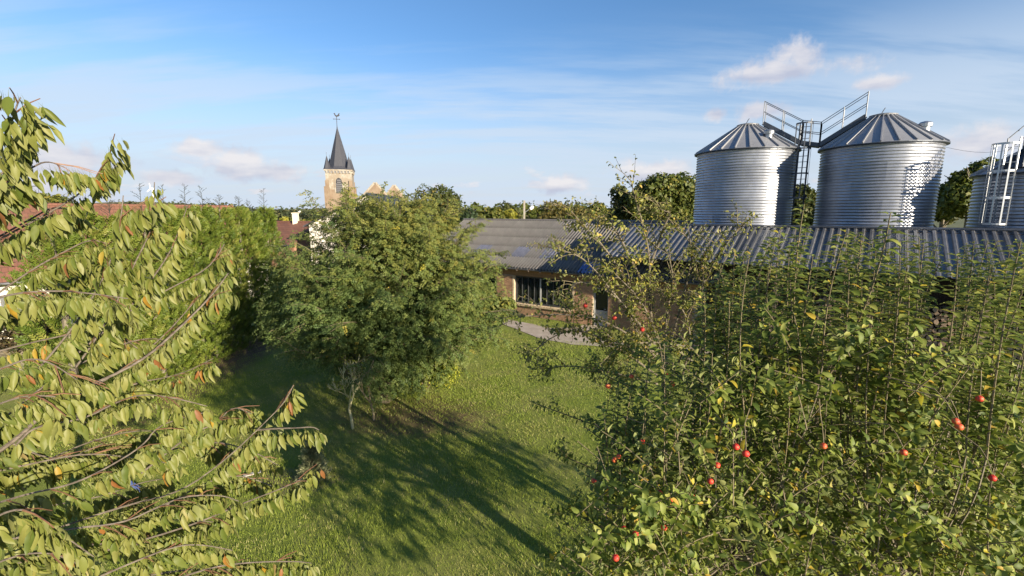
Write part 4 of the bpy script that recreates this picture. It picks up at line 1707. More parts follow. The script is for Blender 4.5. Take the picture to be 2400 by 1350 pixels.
# far woods that read as one mass
def far_wood(name, label, x0, x1, ytop_fn, Y0, Y1, n, size, seed, mat='far_leaf'):
    rg_ = np.random.default_rng(seed)
    lob = []
    for i in range(int(n / 120)):
        px = rg_.uniform(x0, x1)
        Yd = rg_.uniform(Y0, Y1)
        p_ = D(px, ytop_fn(px), Yd)
        rr_ = Yd * .018 * rg_.uniform(.7, 1.3)
        top = max(3.0, p_.z - rg_.uniform(0, 1.0) * rr_)
        lob.append(((p_.x, Yd, top - rr_), (rr_, rr_, rr_)))
        lob.append(((p_.x, Yd, max(1, top - 2.4 * rr_)), (rr_, rr_, rr_ * 1.2)))
    M, pos, sc, rnd = leaf_cloud(lob, n, size, seed)
    me_ = inst_mesh(name, RHOMB, M, pos, sc, rnd, mat)
    o_ = bpy.data.objects.new(name, me_)
    COL.objects.link(o_)
    o_['kind'] = 'stuff'
    o_['label'] = label
    o_['category'] = 'wood'


far_wood('far_woodland', 'dark wooded ridge on the left horizon by the church', 560, 800, lambda x: 489 + 4 * math.sin(x * .03), 240, 300, 22000, 1.7, 61)
far_wood('far_woodland', 'low dark wooded horizon above the red farmhouse roof', 250, 600, lambda x: 470 + max(0, x - 480) * .12, 330, 420, 16000, 2.2, 62)
far_wood('far_woodland', 'mixed green woodland along the horizon behind the barn', 1040, 1660, lambda x: 476 + 4 * math.sin(x * .05), 120, 170, 26000, .95, 63, 'ash_leaf')

# ------------------------------------------------------------------ conifer hedge, tree by tree
def thuja(i, x, y, h, w, seed, label):
    rg_ = np.random.default_rng(seed)
    t_ = thing('hedge_conifer', label, 'conifer', (x, y, 0), 'conifers of the tall garden hedge')
    n = 2000
    z = h * rg_.random(n) ** .9 * .93 + .05
    prof = np.clip((1 - (z / h) ** 3.0), 0, 1) ** .75 * w / 2 * (.9 + .18 * np.sin(z * 5 + seed))
    a = rg_.random(n) * 2 * np.pi
    rr_ = prof * (.40 + .66 * rg_.random(n) ** .6) * (1 + .12 * np.sin(a * 3 + z * 2 + seed))
    pos = np.stack([x + np.cos(a) * rr_, y + np.sin(a) * rr_, z], 1)
    out = np.stack([np.cos(a), np.sin(a), np.full(n, .9) + .4 * rg_.random(n)], 1) + rg_.normal(size=(n, 3)) * .3
    nrm = rg_.normal(size=(n, 3)) + np.stack([np.cos(a), np.sin(a), np.zeros(n)], 1) * .6
    M = frames(out, nrm)
    rnd = np.clip(.15 + .7 * rg_.random(n) + .12 * np.sin(z * 1.7 + seed), 0, .999)
    sc = .18 + .17 * rg_.random(n)
    part('crown', inst_mesh('crown', SPRAY, M, pos, sc, rnd, 'thuja_leaf'), 'thuja_leaf', t_)
    r_ = random.Random(seed)
    part('trunk', MB().tube([(x, y, 0), (x, y, h * .5), (x, y, h * .95)], [.11, .08, .03], 6), 'bark_grey', t_)
    m = MB()
    hh = h + r_.uniform(.12, .70)
    lx = x + r_.uniform(-.12, .12)
    m.tube([(x, y, h * .86), (lx, y, h), (lx + r_.uniform(-.08, .08), y, hh)], [.014, .010, .005], 5)
    for k_ in range(11):
        zz_ = h * .95 + (hh - h * .95) * k_ / 11
        a_ = r_.uniform(0, 6.28)
        ln = r_.uniform(.2, .38) * (1.15 - k_ / 13)
        b0 = Vector((lx, y, zz_))
        b1 = b0 + Vector((math.cos(a_), math.sin(a_), .75)) * ln
        m.tube([b0, b0.lerp(b1, .5) + UP * .02, b1], [.006, .005, .004], 4)
        for q in range(3):
            s0 = b0.lerp(b1, .35 + .22 * q)
            m.tube([s0, s0 + Vector((r_.uniform(-1, 1), r_.uniform(-1, 1), r_.uniform(.2, 1))) * .09], [.005, .004], 3)
    part('leader', m, 'twig_dark', t_, label='bare dark leading shoot')
    return t_


hy = [12.4, 13.5, 14.6, 15.7, 16.8, 17.9, 19.0, 20.1, 21.2, 22.3, 23.4]
hl_ = ['hedge conifer nearest the camera, mostly hidden by cherry leaves', 'second hedge conifer from the near end of the hedge', 'third hedge conifer from the near end of the hedge', 'fourth hedge conifer from the near end of the hedge', 'fifth hedge conifer from the near end of the hedge', 'middle hedge conifer, sixth from either end', 'fifth hedge conifer from the far end of the hedge', 'fourth hedge conifer from the far end of the hedge', 'third hedge conifer from the far end of the hedge', 'second hedge conifer from the far end, beside the end one', 'slim hedge conifer at the far end beside the red roof']
rh = random.Random(77)
for i, y in enumerate(hy):
    thuja(i, -12.6 + rh.uniform(-.2, .2) + (.25 if y > 23 else 0), y, 6.45 + rh.uniform(-.25, .25) + (y - 17) * .02, 2.0 if y < 23 else 1.4, 100 + i, hl_[i])

# ------------------------------------------------------------------ the big robinia
def bez(p0, p1, p2, n):
    p0, p1, p2 = Vector(p0), Vector(p1), Vector(p2)
    return [p0 * (1 - t) ** 2 + p1 * 2 * t * (1 - t) + p2 * t * t for t in (i / (n - 1) for i in range(n))]


rob_base = Vector((-4.25, 14.3, 0))
rob = thing('robinia_tree', 'big dense locust tree standing in the middle of the lawn', 'tree', rob_base)
rgr = random.Random(12)
limb = MB()
limb.tube([rob_base, rob_base + Vector((.05, .1, .7)), rob_base + Vector((0, .15, 1.3))], [.24, .19, .16], 10)
fpos, fdir, fnrm, frnd = [], [], [], []
cc = Vector((-4.05, 14.8, 3.95))
NL = 105
for i in range(NL):
    # tips spread evenly over the crown outline
    g_ = (i + .5) / NL
    hz_ = 1 - 2 * g_ * .90
    an = i * 2.39996
    q = math.sqrt(max(0, 1 - hz_ * hz_))
    k_ = rgr.uniform(.72, 1.06)
    dx, dy, dz = q * math.cos(an), q * math.sin(an), hz_
    # wider at mid height, flat layered skirt to the left
    rx = 3.75 if dx > 0 else 3.3
    tip = cc + Vector((dx * rx * k_, dy * 3.1 * k_, dz * 3.3 * k_))
    if tip.z > 6.3:
        tip.z = 6.3 + .25 * (tip.z - 6.3)
    if dz < -.2 and dx < 0:
        tip.x -= .1
    st = rob_base + Vector((rgr.uniform(-.05, .05), .1, rgr.uniform(.8, 2.2)))
    ctl = st.lerp(tip, .45) + UP * rgr.uniform(.2, .9) * (1 if dz > -.3 else .5)
    pl = bez(st, ctl, tip, 9)
    limb.tube(pl, [.032 * (1 - .9 * t / 8) + .003 for t in range(9)], 5)
    for s_ in range(11):                     # fronds straight on the limb
        t_ = .45 + .55 * s_ / 10
        j = min(7, int(t_ * 8))
        p = pl[j].lerp(pl[j + 1], min(1, t_ * 8 - j))
        ax = (pl[min(8, j + 1)] - pl[j]).normalized()
        sdv = ax.cross(UP)
        sdv = sdv.normalized() if sdv.length > .1 else Vector((1, 0, 0))
        fpos.append(tuple(p))
        fdir.append(tuple(ax * .6 + sdv * (1 if s_ % 2 else -1) * .8 + Vector((0, 0, rgr.uniform(-.9, .2)))))
        fnrm.append((rgr.uniform(-.9, .9), rgr.uniform(-1.1, .6), .8))
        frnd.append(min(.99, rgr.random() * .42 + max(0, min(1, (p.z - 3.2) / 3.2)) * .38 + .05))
    for s_ in range(12):
        t_ = rgr.uniform(.30, 1.0) if s_ else 1.0
        j = min(7, int(t_ * 8))
        p = pl[j].lerp(pl[j + 1], t_ * 8 - j) if t_ < 1 else pl[8]
        ax = (pl[min(8, j + 1)] - pl[j]).normalized()
        outw = Vector((p.x - cc.x, p.y - cc.y, (p.z - cc.z) * .6)).normalized()
        td = (ax * .7 + outw * .5 + Vector((rgr.uniform(-1, 1), rgr.uniform(-1, 1), rgr.uniform(-.35, .6))) * .8).normalized()
        tl = rgr.uniform(.45, .95)
        tw_ = [p + td * (tl * f) - UP * (.14 * f * f) for f in (0, .35, .7, 1.0)]
        limb.tube(tw_, [.010, .008, .006, .004], 3, cap=False)
        nf = 10
        for f in range(nf):
            ft = (f + 1) / nf
            jj = min(2, int(ft * 3))
            pp = tw_[jj].lerp(tw_[jj + 1], ft * 3 - jj)
            sdv = td.cross(UP)
            if sdv.length < .1:
                sdv = Vector((1, 0, 0))
            sdv.normalize()
            fd = td * .55 + sdv * (1 if f % 2 else -1) * .8 + Vector((rgr.uniform(-.4, .4), rgr.uniform(-.4, .4), rgr.uniform(-.95, .05)))
            fpos.append(tuple(pp))
            fdir.append(tuple(fd))
            fnrm.append((rgr.uniform(-.8, .8) + outw.x * .6, rgr.uniform(-.9, .6) + outw.y * .6, .8))
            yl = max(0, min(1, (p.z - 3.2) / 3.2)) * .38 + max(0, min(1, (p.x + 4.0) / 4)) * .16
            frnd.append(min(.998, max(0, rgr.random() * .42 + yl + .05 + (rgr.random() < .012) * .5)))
part('trunk', limb, 'twig_brown', rob)
# leaf masses between the limbs
rlob = lobes_for(cc.x + .1, cc.y, cc.z, 3.65, 3.2, 3.35, 60, 91, .24)[1:]
rlob += [((cc.x + dx_, cc.y + dy_, z_), (r_, r_, r_ * .8)) for dx_, dy_, z_, r_ in ((.1, -1.0, 1.9, .9), (2.6, 0, 2.2, 1.0), (-1.3, -1.2, 2.2, .9), (-3.0, -.6, 2.6, .9), (-3.5, -.4, 2.5, .6), (-3.3, -.3, 3.4, .8), (-2.3, -.9, 2.3, .8), (-2.9, -.2, 4.4, .8), (0, 0, 6.1, 1.0), (-1.2, .2, 5.8, 1.0), (1.2, .1, 5.8, 1.0), (.1, -.9, 1.05, .85), (-.6, -.8, 1.2, .8), (.6, -.7, 1.1, .8), (-.1, -.5, .8, .7), (1.2, -.4, 1.1, .8), (.9, .2, 1.5, .9), (1.8, .3, 1.7, .9))]
M2, P2, s2, r2 = leaf_cloud(rlob, 15500, 1.0, 92)
for p, m_ in zip(P2, M2):
    if p[2] < .35 or p[2] > 6.75:
        continue
    fpos.append(tuple(p))
    ou = np.array([p[0] - cc.x, p[1] - cc.y, (p[2] - cc.z) * .4])
    ou = ou / max(1e-3, np.linalg.norm(ou))
    fdir.append((ou[0] * .7 + rgr.uniform(-1, 1), ou[1] * .7 + rgr.uniform(-1, 1), ou[2] * .4 + rgr.uniform(-.9, .4)))
    fnrm.append((ou[0] * .9 + rgr.uniform(-.7, .7), ou[1] * .9 + rgr.uniform(-.7, .7), .8))
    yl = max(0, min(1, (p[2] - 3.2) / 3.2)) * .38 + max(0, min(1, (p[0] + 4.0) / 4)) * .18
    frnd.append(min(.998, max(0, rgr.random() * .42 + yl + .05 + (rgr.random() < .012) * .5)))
fpos = np.array(fpos)
M = frames(np.array(fdir), np.array(fnrm))
sc = .19 + .13 * RNG.random(len(fpos))
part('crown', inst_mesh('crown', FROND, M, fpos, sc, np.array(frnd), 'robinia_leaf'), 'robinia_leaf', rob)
print('robinia fronds', len(fpos))

# leafy yellow-green bush at its right foot
bb = G(1005, 918)
bush = thing('leafy_bush', 'bright yellow green bush at the foot of the big tree', 'bush', (bb.x, bb.y, 0))
L = lobes_for(bb.x - .2, bb.y - .1, 1.0, 1.4, .7, 1.3, 16, 71, .42)
M, pos, sc, rnd = leaf_cloud(L, 9000, .075, 71)
k_ = pos[:, 2] > .03
part('crown', inst_mesh('crown', RHOMB, M[k_], pos[k_], sc[k_], rnd[k_], 'bush_leaf'), 'bush_leaf', bush)
m = MB()
for i in range(12):
    a_ = i * .52
    m.tube([(bb.x - .1, bb.y + .1, 0), (bb.x - .1 + math.cos(a_) * .4, bb.y + .1 + math.sin(a_) * .3, .6), (bb.x - .1 + math.cos(a_) * .9, bb.y + .1 + math.sin(a_) * .6, 1.3)], [.02, .015, .006], 4)
part('stems', m, 'twig_brown', bush)

# dark glossy branch reaching out on the right of the big tree (a separate laurel)
lb = G(1150, 800)
laurel = thing('laurel_shrub', 'dark glossy leaved shrub between the big tree and barn path', 'shrub', (lb.x, lb.y, 0))
L = lobes_for(lb.x + .1, lb.y - .2, 1.5, 1.2, .9, 1.5, 9, 72, .36)
M, pos, sc, rnd = leaf_cloud(L, 2600, .19, 72)
k_ = pos[:, 2] > .1
part('crown', inst_mesh('crown', RHOMB, M[k_], pos[k_], sc[k_], rnd[k_] * .6, 'robinia_leaf'), 'robinia_leaf', laurel)
part('trunk', MB().tube([(lb.x, lb.y, 0), (lb.x, lb.y, 1.2), (lb.x + .1, lb.y, 2.3)], [.08, .06, .02], 6), 'bark_grey', laurel)


# bare shrubs in front
def bare_shrub(px, py, hgt, spread, seed, label, leaves, mat):
    b = G(px, py)
    t_ = thing('bare_shrub', label, 'shrub', b, 'bare branched shrubs under the big tree')
    r_ = random.Random(seed)
    m = MB()
    tips = []

    def grow(p, d, ln, rad, dep):
        q = p + d * ln
        mid = p.lerp(q, .5) + Vector((r_.uniform(-1, 1), r_.uniform(-1, 1), 0)) * ln * .07
        rad = max(rad, .008)
        m.tube([p, mid, q], [rad, rad * .9, rad * .8], 5 if dep < 2 else 4, cap=False)
        if dep >= 6:
            tips.append(q)
            return
        for k_ in range(3 if dep < 4 and r_.random() < .7 else 2):
            nd = (d + Vector((r_.uniform(-1, 1), r_.uniform(-1, 1), r_.uniform(-.05, .6))) * spread).normalized()
            nd.z = max(nd.z, .15)
            grow(q, nd.normalized(), ln * r_.uniform(.68, .9), rad * .64, dep + 1)
    grow(b, Vector((-.12, 0, 1)).normalized(), hgt * .26, .045, 0)
    part('branches', m, mat, t_)
    n = len(tips) * leaves
    pos = np.array([tuple(tips[i % len(tips)]) for i in range(n)]) + RNG.normal(size=(n, 3)) * .03
    M_ = frames(RNG.normal(size=(n, 3)), RNG.normal(size=(n, 3)))
    part('leaves', inst_mesh('leaves', RHOMB, M_, pos, .035 + .03 * RNG.random(n), .3 + .69 * RNG.random(n), 'bush_leaf'), 'bush_leaf', t_, stuff=True)


bare_shrub(827, 1005, 2.4, .62, 5, 'bare vase shaped shrub with pale forked twigs, front one', 1, 'twig_olive')
bare_shrub(876, 985, 2.1, .66, 6, 'shaded bare shrub close behind the pale forked one', 2, 'twig_brown')

# small grey green cypress seedling
sb2 = G(735, 1125)
sap = thing('cypress_sapling', 'small feathery grey green cypress sapling on the lawn', 'sapling', sb2)
part('trunk', MB().tube([sb2, sb2 + UP * .85], [.02, .006], 5), 'twig_brown', sap)
n = 900
z = .95 * RNG.random(n) ** 1.2
a = RNG.random(n) * 6.28
rr_ = (1 - z / 1.0) * .34 * (.3 + .7 * RNG.random(n))
pos = np.stack([sb2.x + np.cos(a) * rr_, sb2.y + np.sin(a) * rr_, z + .02], 1)
M = frames(np.stack([np.cos(a), np.sin(a), np.full(n, 1.1)], 1) + RNG.normal(size=(n, 3)) * .25, RNG.normal(size=(n, 3)))
part('crown', inst_mesh('crown', SPRAY, M, pos, .12 + .06 * RNG.random(n), RNG.random(n) * .99, 'cypress_leaf'), 'cypress_leaf', sap)


# ------------------------------------------------------------------ leafy fruit trees close to the camera
class Leaves:
    def __init__(self, tpls, mat):
        self.tpls = tpls
        self.mat = mat
        self.items = []          # (pos, dir, nrm, scale, rnd, tpl)

    def add(self, p, d, n, s, rnd=None, k=None):
        self.items.append((Vector(p), Vector(d), Vector(n), s, random.random() if rnd is None else rnd, random.randrange(len(self.tpls)) if k is None else k))

    def build(self, parent, nparts=300, name='leaf'):
        eye = Vector((0, 0, H))

        def show(it):
            v = it[0] - eye
            w = v.y * CP - v.z * SP
            if w <= .2:
                return -1
            x = FPX * v.x / w
            y = FPX * (v.y * SP + v.z * CP) / w
            if abs(x) > 1180 or abs(y) > 660:
                return -1
            return it[3] / w
        sc = [show(it) for it in self.items]
        order = sorted(range(len(self.items)), key=lambda i: -sc[i])
        # the largest ones, spread over the tree rather than heaped in one corner
        pick = set(order[:nparts])
        meshes = []
        for k, tp in enumerate(self.tpls):
            me = mesh_np('leaf', tp[0], tp[1])
            me.materials.append(MATS[self.mat])
            meshes.append(me)
        rest = [[] for _ in self.tpls]
        for i, it in enumerate(self.items):
            p, d, n, s, r, k = it
            if i in pick:
                d = d.normalized()
                x = d.cross(n).normalized()
                z = x.cross(d)
                piece(name, meshes[k], parent, mat3(x, d, z, p, s))
            else:
                rest[k].append(it)
        chunks = []
        for k, lst in enumerate(rest):
            if not lst:
                continue
            P_ = np.array([tuple(i[0]) for i in lst])
            Dv = np.array([tuple(i[1]) for i in lst])
            Nv = np.array([tuple(i[2]) for i in lst])
            chunks.append(inst(self.tpls[k], frames(Dv, Nv), P_, np.array([i[3] for i in lst]), np.array([i[4] for i in lst])))
        part('foliage', multi_mesh('foliage', chunks, self.mat), self.mat, parent, stuff=True)
        print(parent.name, 'leaves', len(self.items))


def resample(pts, step):
    out = [pts[0].copy()]
    acc_ = 0
    for a, b in zip(pts[:-1], pts[1:]):
        L = (b - a).length
        n = max(1, int(L / step))
        for i in range(1, n + 1):
            out.append(a.lerp(b, i / n))
    return out


def smooth_poly(pts, it=2):
    for _ in range(it):
        q = [pts[0]]
        for a, b in zip(pts[:-1], pts[1:]):
            q += [a.lerp(b, .25), a.lerp(b, .75)]
        q.append(pts[-1])
        pts = q
    return pts


random.seed(42)
# --- cherry
cb0 = Vector((-3.35, 2.1, 0))
cherry = thing('cherry_tree', 'cherry tree with long drooping leaves filling the left foreground', 'tree', cb0)
wood = MB()
twig = MB()
tr_pts = [cb0, Vector((-3.3, 2.15, 1.5)), Vector((-3.2, 2.25, 3.2)), Vector((-3.05, 2.35, 4.6)), Vector((-2.95, 2.35, 5.6)), Vector((-2.8, 2.35, 6.4))]
wood.tube(tr_pts, [.15, .13, .11, .08, .06, .035], 10)
CB = [
    [(-150, 1150, 2.35), (30, 1040, 2.45), (110, 960, 2.55), (170, 922, 2.6), (330, 850, 2.8), (420, 770, 2.95), (500, 690, 3.1), (535, 640, 3.15)],
    [(-160, 660, 2.4), (0, 560, 2.6), (100, 507, 2.65), (178, 462, 2.7), (232, 412, 2.75), (255, 375, 2.8), (263, 360, 2.8)],
    [(-150, 620, 2.3), (-40, 450, 2.3), (5, 340, 2.3), (25, 295, 2.3), (38, 250, 2.3), (48, 228, 2.3)],
    [(-150, 560, 2.4), (-20, 450, 2.4), (75, 392, 2.5), (110, 376, 2.5), (150, 392, 2.5)],
    [(60, 900, 2.5), (180, 760, 2.6), (253, 635, 2.7), (280, 540, 2.7), (289, 458, 2.75)],
    [(150, 900, 2.7), (250, 760, 2.8), (307, 635, 2.85), (345, 560, 2.85), (360, 524, 2.9), (362, 427, 2.9)],
    [(250, 790, 2.9), (330, 690, 3.0), (395, 600, 3.05), (420, 540, 3.1), (440, 480, 3.1)],
    [(180, 830, 2.8), (300, 730, 3.0), (382, 684, 3.1), (480, 635, 3.2), (510, 600, 3.25), (526, 572, 3.3)],
    [(120, 960, 2.7), (270, 880, 2.95), (378, 795, 3.15), (450, 715, 3.25), (492, 662, 3.3)],
    [(-150, 1230, 2.1), (41, 1162, 2.25), (163, 1138, 2.35), (244, 1101, 2.45), (338, 1044, 2.55), (366, 1000, 2.6), (440, 975, 2.7), (490, 965, 2.75)],
    [(100, 1250, 2.35), (297, 1183, 2.55), (424, 1154, 2.7), (530, 1077, 2.8), (611, 1000, 2.9), (668, 943, 2.95), (688, 902, 3.0)],
    [(600, 1008, 2.9), (655, 1004, 2.9), (700, 1003, 2.9), (733, 1000, 2.9), (748, 1008, 2.9)],
    [(-120, 1290, 2.1), (163, 1238, 2.25), (285, 1228, 2.35), (367, 1190, 2.45), (432, 1162, 2.5), (520, 1160, 2.6), (560, 1175, 2.6)],
    [(250, 1290, 2.5), (450, 1232, 2.65), (570, 1179, 2.75), (668, 1142, 2.8), (708, 1122, 2.85)],
    [(-200, 1330, 1.75), (-60, 1240, 1.8), (20, 1195, 1.85), (70, 1195, 1.9), (122, 1236, 1.95), (220, 1305, 2.05)],
    [(80, 1420, 2.2), (293, 1325, 2.45), (407, 1280, 2.55), (470, 1275, 2.6), (545, 1290, 2.7)],
    [(300, 1400, 2.5), (470, 1335, 2.65), (570, 1318, 2.75), (692, 1315, 2.85), (730, 1320, 2.85)],
    [(-160, 930, 2.1), (0, 865, 2.2), (69, 838, 2.25), (120, 850, 2.3), (180, 890, 2.3)],
    [(-160, 760, 2.1), (0, 690, 2.25), (140, 680, 2.35), (230, 690, 2.4), (300, 700, 2.45)],
    [(40, 1040, 2.4), (81, 998, 2.45), (195, 984, 2.5), (277, 940, 2.6), (338, 922, 2.65), (420, 935, 2.7), (485, 952, 2.75)],
    [(330, 1110, 2.75), (448, 1016, 2.9), (509, 992, 3.0), (545, 950, 3.05), (590, 970, 3.05)],
    [(-160, 800, 2.5), (60, 640, 2.75), (150, 590, 2.85), (210, 560, 2.9), (250, 570, 2.9)],
    [(-100, 1080, 2.6), (100, 900, 2.85), (250, 820, 3.0), (340, 790, 3.1), (400, 800, 3.1)],
    [(-200, 1000, 1.95), (-40, 960, 2.05), (60, 925, 2.1), (130, 930, 2.15)],
    [(-180, 1420, 1.9), (0, 1310, 2.05), (110, 1290, 2.1), (190, 1325, 2.15)],
    [(50, 1340, 2.6), (250, 1240, 2.85), (400, 1215, 3.0), (520, 1225, 3.1)],
    [(-80, 1180, 2.7), (120, 1070, 2.9), (280, 1010, 3.0), (400, 1010, 3.05)],
    [(380, 1060, 3.1), (500, 1030, 3.2), (600, 1060, 3.3), (650, 1090, 3.3)],
    [(-150, 520, 2.6), (0, 420, 2.7), (40, 350, 2.75), (60, 310, 2.8)],
    [(-120, 620, 2.7), (60, 520, 2.85), (130, 480, 2.9), (180, 500, 2.9)],
    [(-120, 1130, 2.4), (60, 1090, 2.6), (200, 1060, 2.75), (330, 1075, 2.8), (420, 1090, 2.85)],
    [(-120, 1260, 2.6), (80, 1190, 2.8), (220, 1170, 2.9), (330, 1130, 3.0), (400, 1120, 3.0)],
    [(-60, 1360, 2.4), (120, 1290, 2.6), (260, 1270, 2.7), (350, 1280, 2.75)],
    [(150, 1400, 2.7), (330, 1350, 2.85), (480, 1330, 2.95), (600, 1340, 3.0)],
    [(-100, 850, 2.8), (120, 790, 3.0), (260, 770, 3.1), (340, 830, 3.1)],
    [(-120, 760, 2.9), (60, 720, 3.0), (160, 640, 3.05), (230, 610, 3.05)],
    [(150, 980, 3.0), (300, 900, 3.15), (420, 880, 3.25), (500, 840, 3.3)],
    [(380, 1190, 2.9), (480, 1130, 3.05), (560, 1110, 3.1), (640, 1140, 3.15)],
    [(-100, 960, 2.7), (60, 1060, 2.75), (150, 1080, 2.8), (240, 1040, 2.85)],
]
CL_ = Leaves(CHK, 'cherry_leaf')


def cherry_leaves(pts, t0, dens=1.0, clump=1.0):
    P_ = resample(pts, .017)
    n = len(P_)
    for i, p in enumerate(P_):
        t_ = i / max(1, n - 1)
        if t_ < t0:
            continue
        tg = (P_[min(n - 1, i + 1)] - P_[max(0, i - 1)]).normalized()
        endk = 1.25 if t_ > .9 else 1.0
        k = random.choice((2, 2, 3, 3)) if random.random() < .85 * dens * endk else 1
        if random.random() > .95 * dens:
            continue
        for j in range(k):
            side = tg.cross(UP)
            if side.length < .2:
                side = Vector((random.uniform(-1, 1), random.uniform(-1, 1), 0))
            side.normalize()
            sg = random.choice((-1, 1))
            d = Vector((0, 0, -1)) * random.uniform(.8, 1.1) + tg * random.uniform(-.2, .62) + side * sg * random.uniform(.0, .45)
            d.normalize()
            # the upper face of a hanging leaf looks outward, mostly to the light side
            n_ = side * sg * random.uniform(.2, 1.0) + Vector((random.uniform(-.5, .7), random.uniform(-1.0, .2), random.uniform(.1, .6)))
            s = random.choice((random.uniform(.05, .08), random.uniform(.08, .11), random.uniform(.09, .12))) * (.72 if t_ > .97 else 1)
            off = side * sg * random.uniform(.0, .025) + d * .04
            r = random.random()
            r = r * .968 if random.random() < .99 else .975 + r * .024
            CL_.add(p + off, d, n_, s, r)


for bi, br in enumerate(CB):
    pts = smooth_poly([D(*q) for q in br], 2)
    n = len(pts)
    r0 = .005 if bi not in (0,) else .012
    wood.tube(pts, [r0 * (1 - .82 * i / (n - 1)) + .0015 for i in range(n)], 6)
    # join to the trunk
    if br[0][0] < -50:
        hz_ = pts[0].z
        j = min(range(len(tr_pts)), key=lambda k_: abs(tr_pts[k_].z - hz_ + .4))
        wood.tube([tr_pts[j], tr_pts[j].lerp(pts[0], .5) + UP * .05, pts[0]], [.04, .025, r0], 6)
    cherry_leaves(pts, .16)
    # short side twigs
    for k in range(0 if bi == 11 else 7):
        i = random.randrange(int(n * .15), int(n * .85))
        tg = (pts[i + 1] - pts[i]).normalized()
        sdv = tg.cross(UP).normalized() * random.choice((-1, 1))
        ln = random.uniform(.12, .34)
        q = pts[i] + (tg * .8 + sdv * .6 + UP * random.uniform(-.4, .1)).normalized() * ln * .6
        tw2 = [pts[i], pts[i].lerp(q, .5) + UP * .01, q]
        twig.tube(tw2, [.004, .003, .002], 4)
        cherry_leaves(tw2, .25, .9)
part('trunk', wood, 'bark_cherry', cherry)
part('twigs', twig, 'twig_red', cherry, stuff=True)
CL_.build(cherry, 300)

# --- apple leaves along a shoot
def shoot_leaves(LV, pts, t0, step, size, up=.5, jitter=.35, prob=1.0, yellow=.0, droop=0.0):
    P_ = resample(pts, step)
    n = len(P_)
    ph = random.uniform(0, 6.28)
    for i, p in enumerate(P_):
        t_ = i / max(1, n - 1)
        if t_ < t0 or random.random() > prob:
            continue
        tg = (P_[min(n - 1, i + 1)] - P_[max(0, i - 1)]).normalized()
        a_ = ph + i * 2.4
        u_ = tg.orthogonal().normalized()
        w_ = tg.cross(u_)
        rd = u_ * math.cos(a_) + w_ * math.sin(a_)
        d = rd + tg * up + Vector((random.uniform(-1, 1), random.uniform(-1, 1), random.uniform(-1, 1) - droop)) * jitter
        d.normalize()
        nn_ = tg * 1.0 + UP * .5 + Vector((random.uniform(-1, 1), random.uniform(-1, 1), random.uniform(-.5, 1))) * jitter * 1.2 - rd * .4
        s = size * random.uniform(.75, 1.2) * (.55 + .45 * min(1, (1 - t_) * 8 + .3))
        r = random.random() * .93 if random.random() > yellow else random.uniform(.94, .999)
        LV.add(p + d * s * .2, d, nn_, s, r)


# --- the big apple tree with upright shoots (right foreground)
ab0 = Vector((3.3, 4.5, 0))
apple = thing('apple_tree', 'apple tree with many upright leafy shoots and red apples, right foreground', 'tree', ab0)
AL = Leaves([APPLE, APPLE2], 'apple_leaf')
awood = MB()
atwig = MB()
awood.tube([ab0, ab0 + Vector((.02, .05, .9)), ab0 + Vector((-.05, .1, 1.7))], [.17, .14, .13], 10)
crotch = ab0 + Vector((-.05, .1, 1.6))
limbs = []
for k in range(13):
    a_ = k * 2 * math.pi / 13 + random.uniform(-.2, .2)
    ln = random.uniform(1.3, 2.6)
    end = crotch + Vector((math.cos(a_) * ln * 1.05, math.sin(a_) * ln * .8, random.uniform(.9, 1.9)))
    pl = bez(crotch, crotch.lerp(end, .5) + UP * .45, end, 9)
    awood.tube(pl, [.05 * (1 - .8 * i / 8) + .006 for i in range(9)], 7)
    limbs.append(pl)


def skyline(x):
    pts = [(1300, 1010), (1400, 930), (1480, 860), (1560, 780), (1640, 680), (1700, 600), (1760, 560), (1850, 540), (1960, 560), (2100, 560), (2250, 585), (2400, 570), (2600, 560)]
    for (x0, y0), (x1, y1) in zip(pts[:-1], pts[1:]):
        if x0 <= x <= x1:
            return y0 + (y1 - y0) * (x - x0) / (x1 - x0)
    return 1000 if x < 1300 else 570


def shoot_to(top, ln, leanx=0.0, leany=0.0, size=.072, rad=.0055, step=.0145, prob=.97):
    base = top + Vector((leanx, leany, -ln))
    mid = top.lerp(base, .5) + Vector((random.uniform(-1, 1), random.uniform(-1, 1), 0)) * .05 * ln
    pts = bez(base, mid * 2 - (top + base) / 2, top, 9)
    atwig.tube(pts, [rad * (1 - .75 * i / 8) + .0015 for i in range(9)], 5)
    # tie the foot to the nearest limb
    best = min((q for pl in limbs for q in pl), key=lambda q: (q - base).length)
    if (best - base).length > .05:
        dl = (best - base).length
        awood.tube(bez(best, base - UP * min(.6, dl * .7), base, 7), [.009, .008, .007, .006, .0055, .005, rad], 4)
    shoot_leaves(AL, pts, .06, step, size, .30, .28, prob, .04)
    return pts


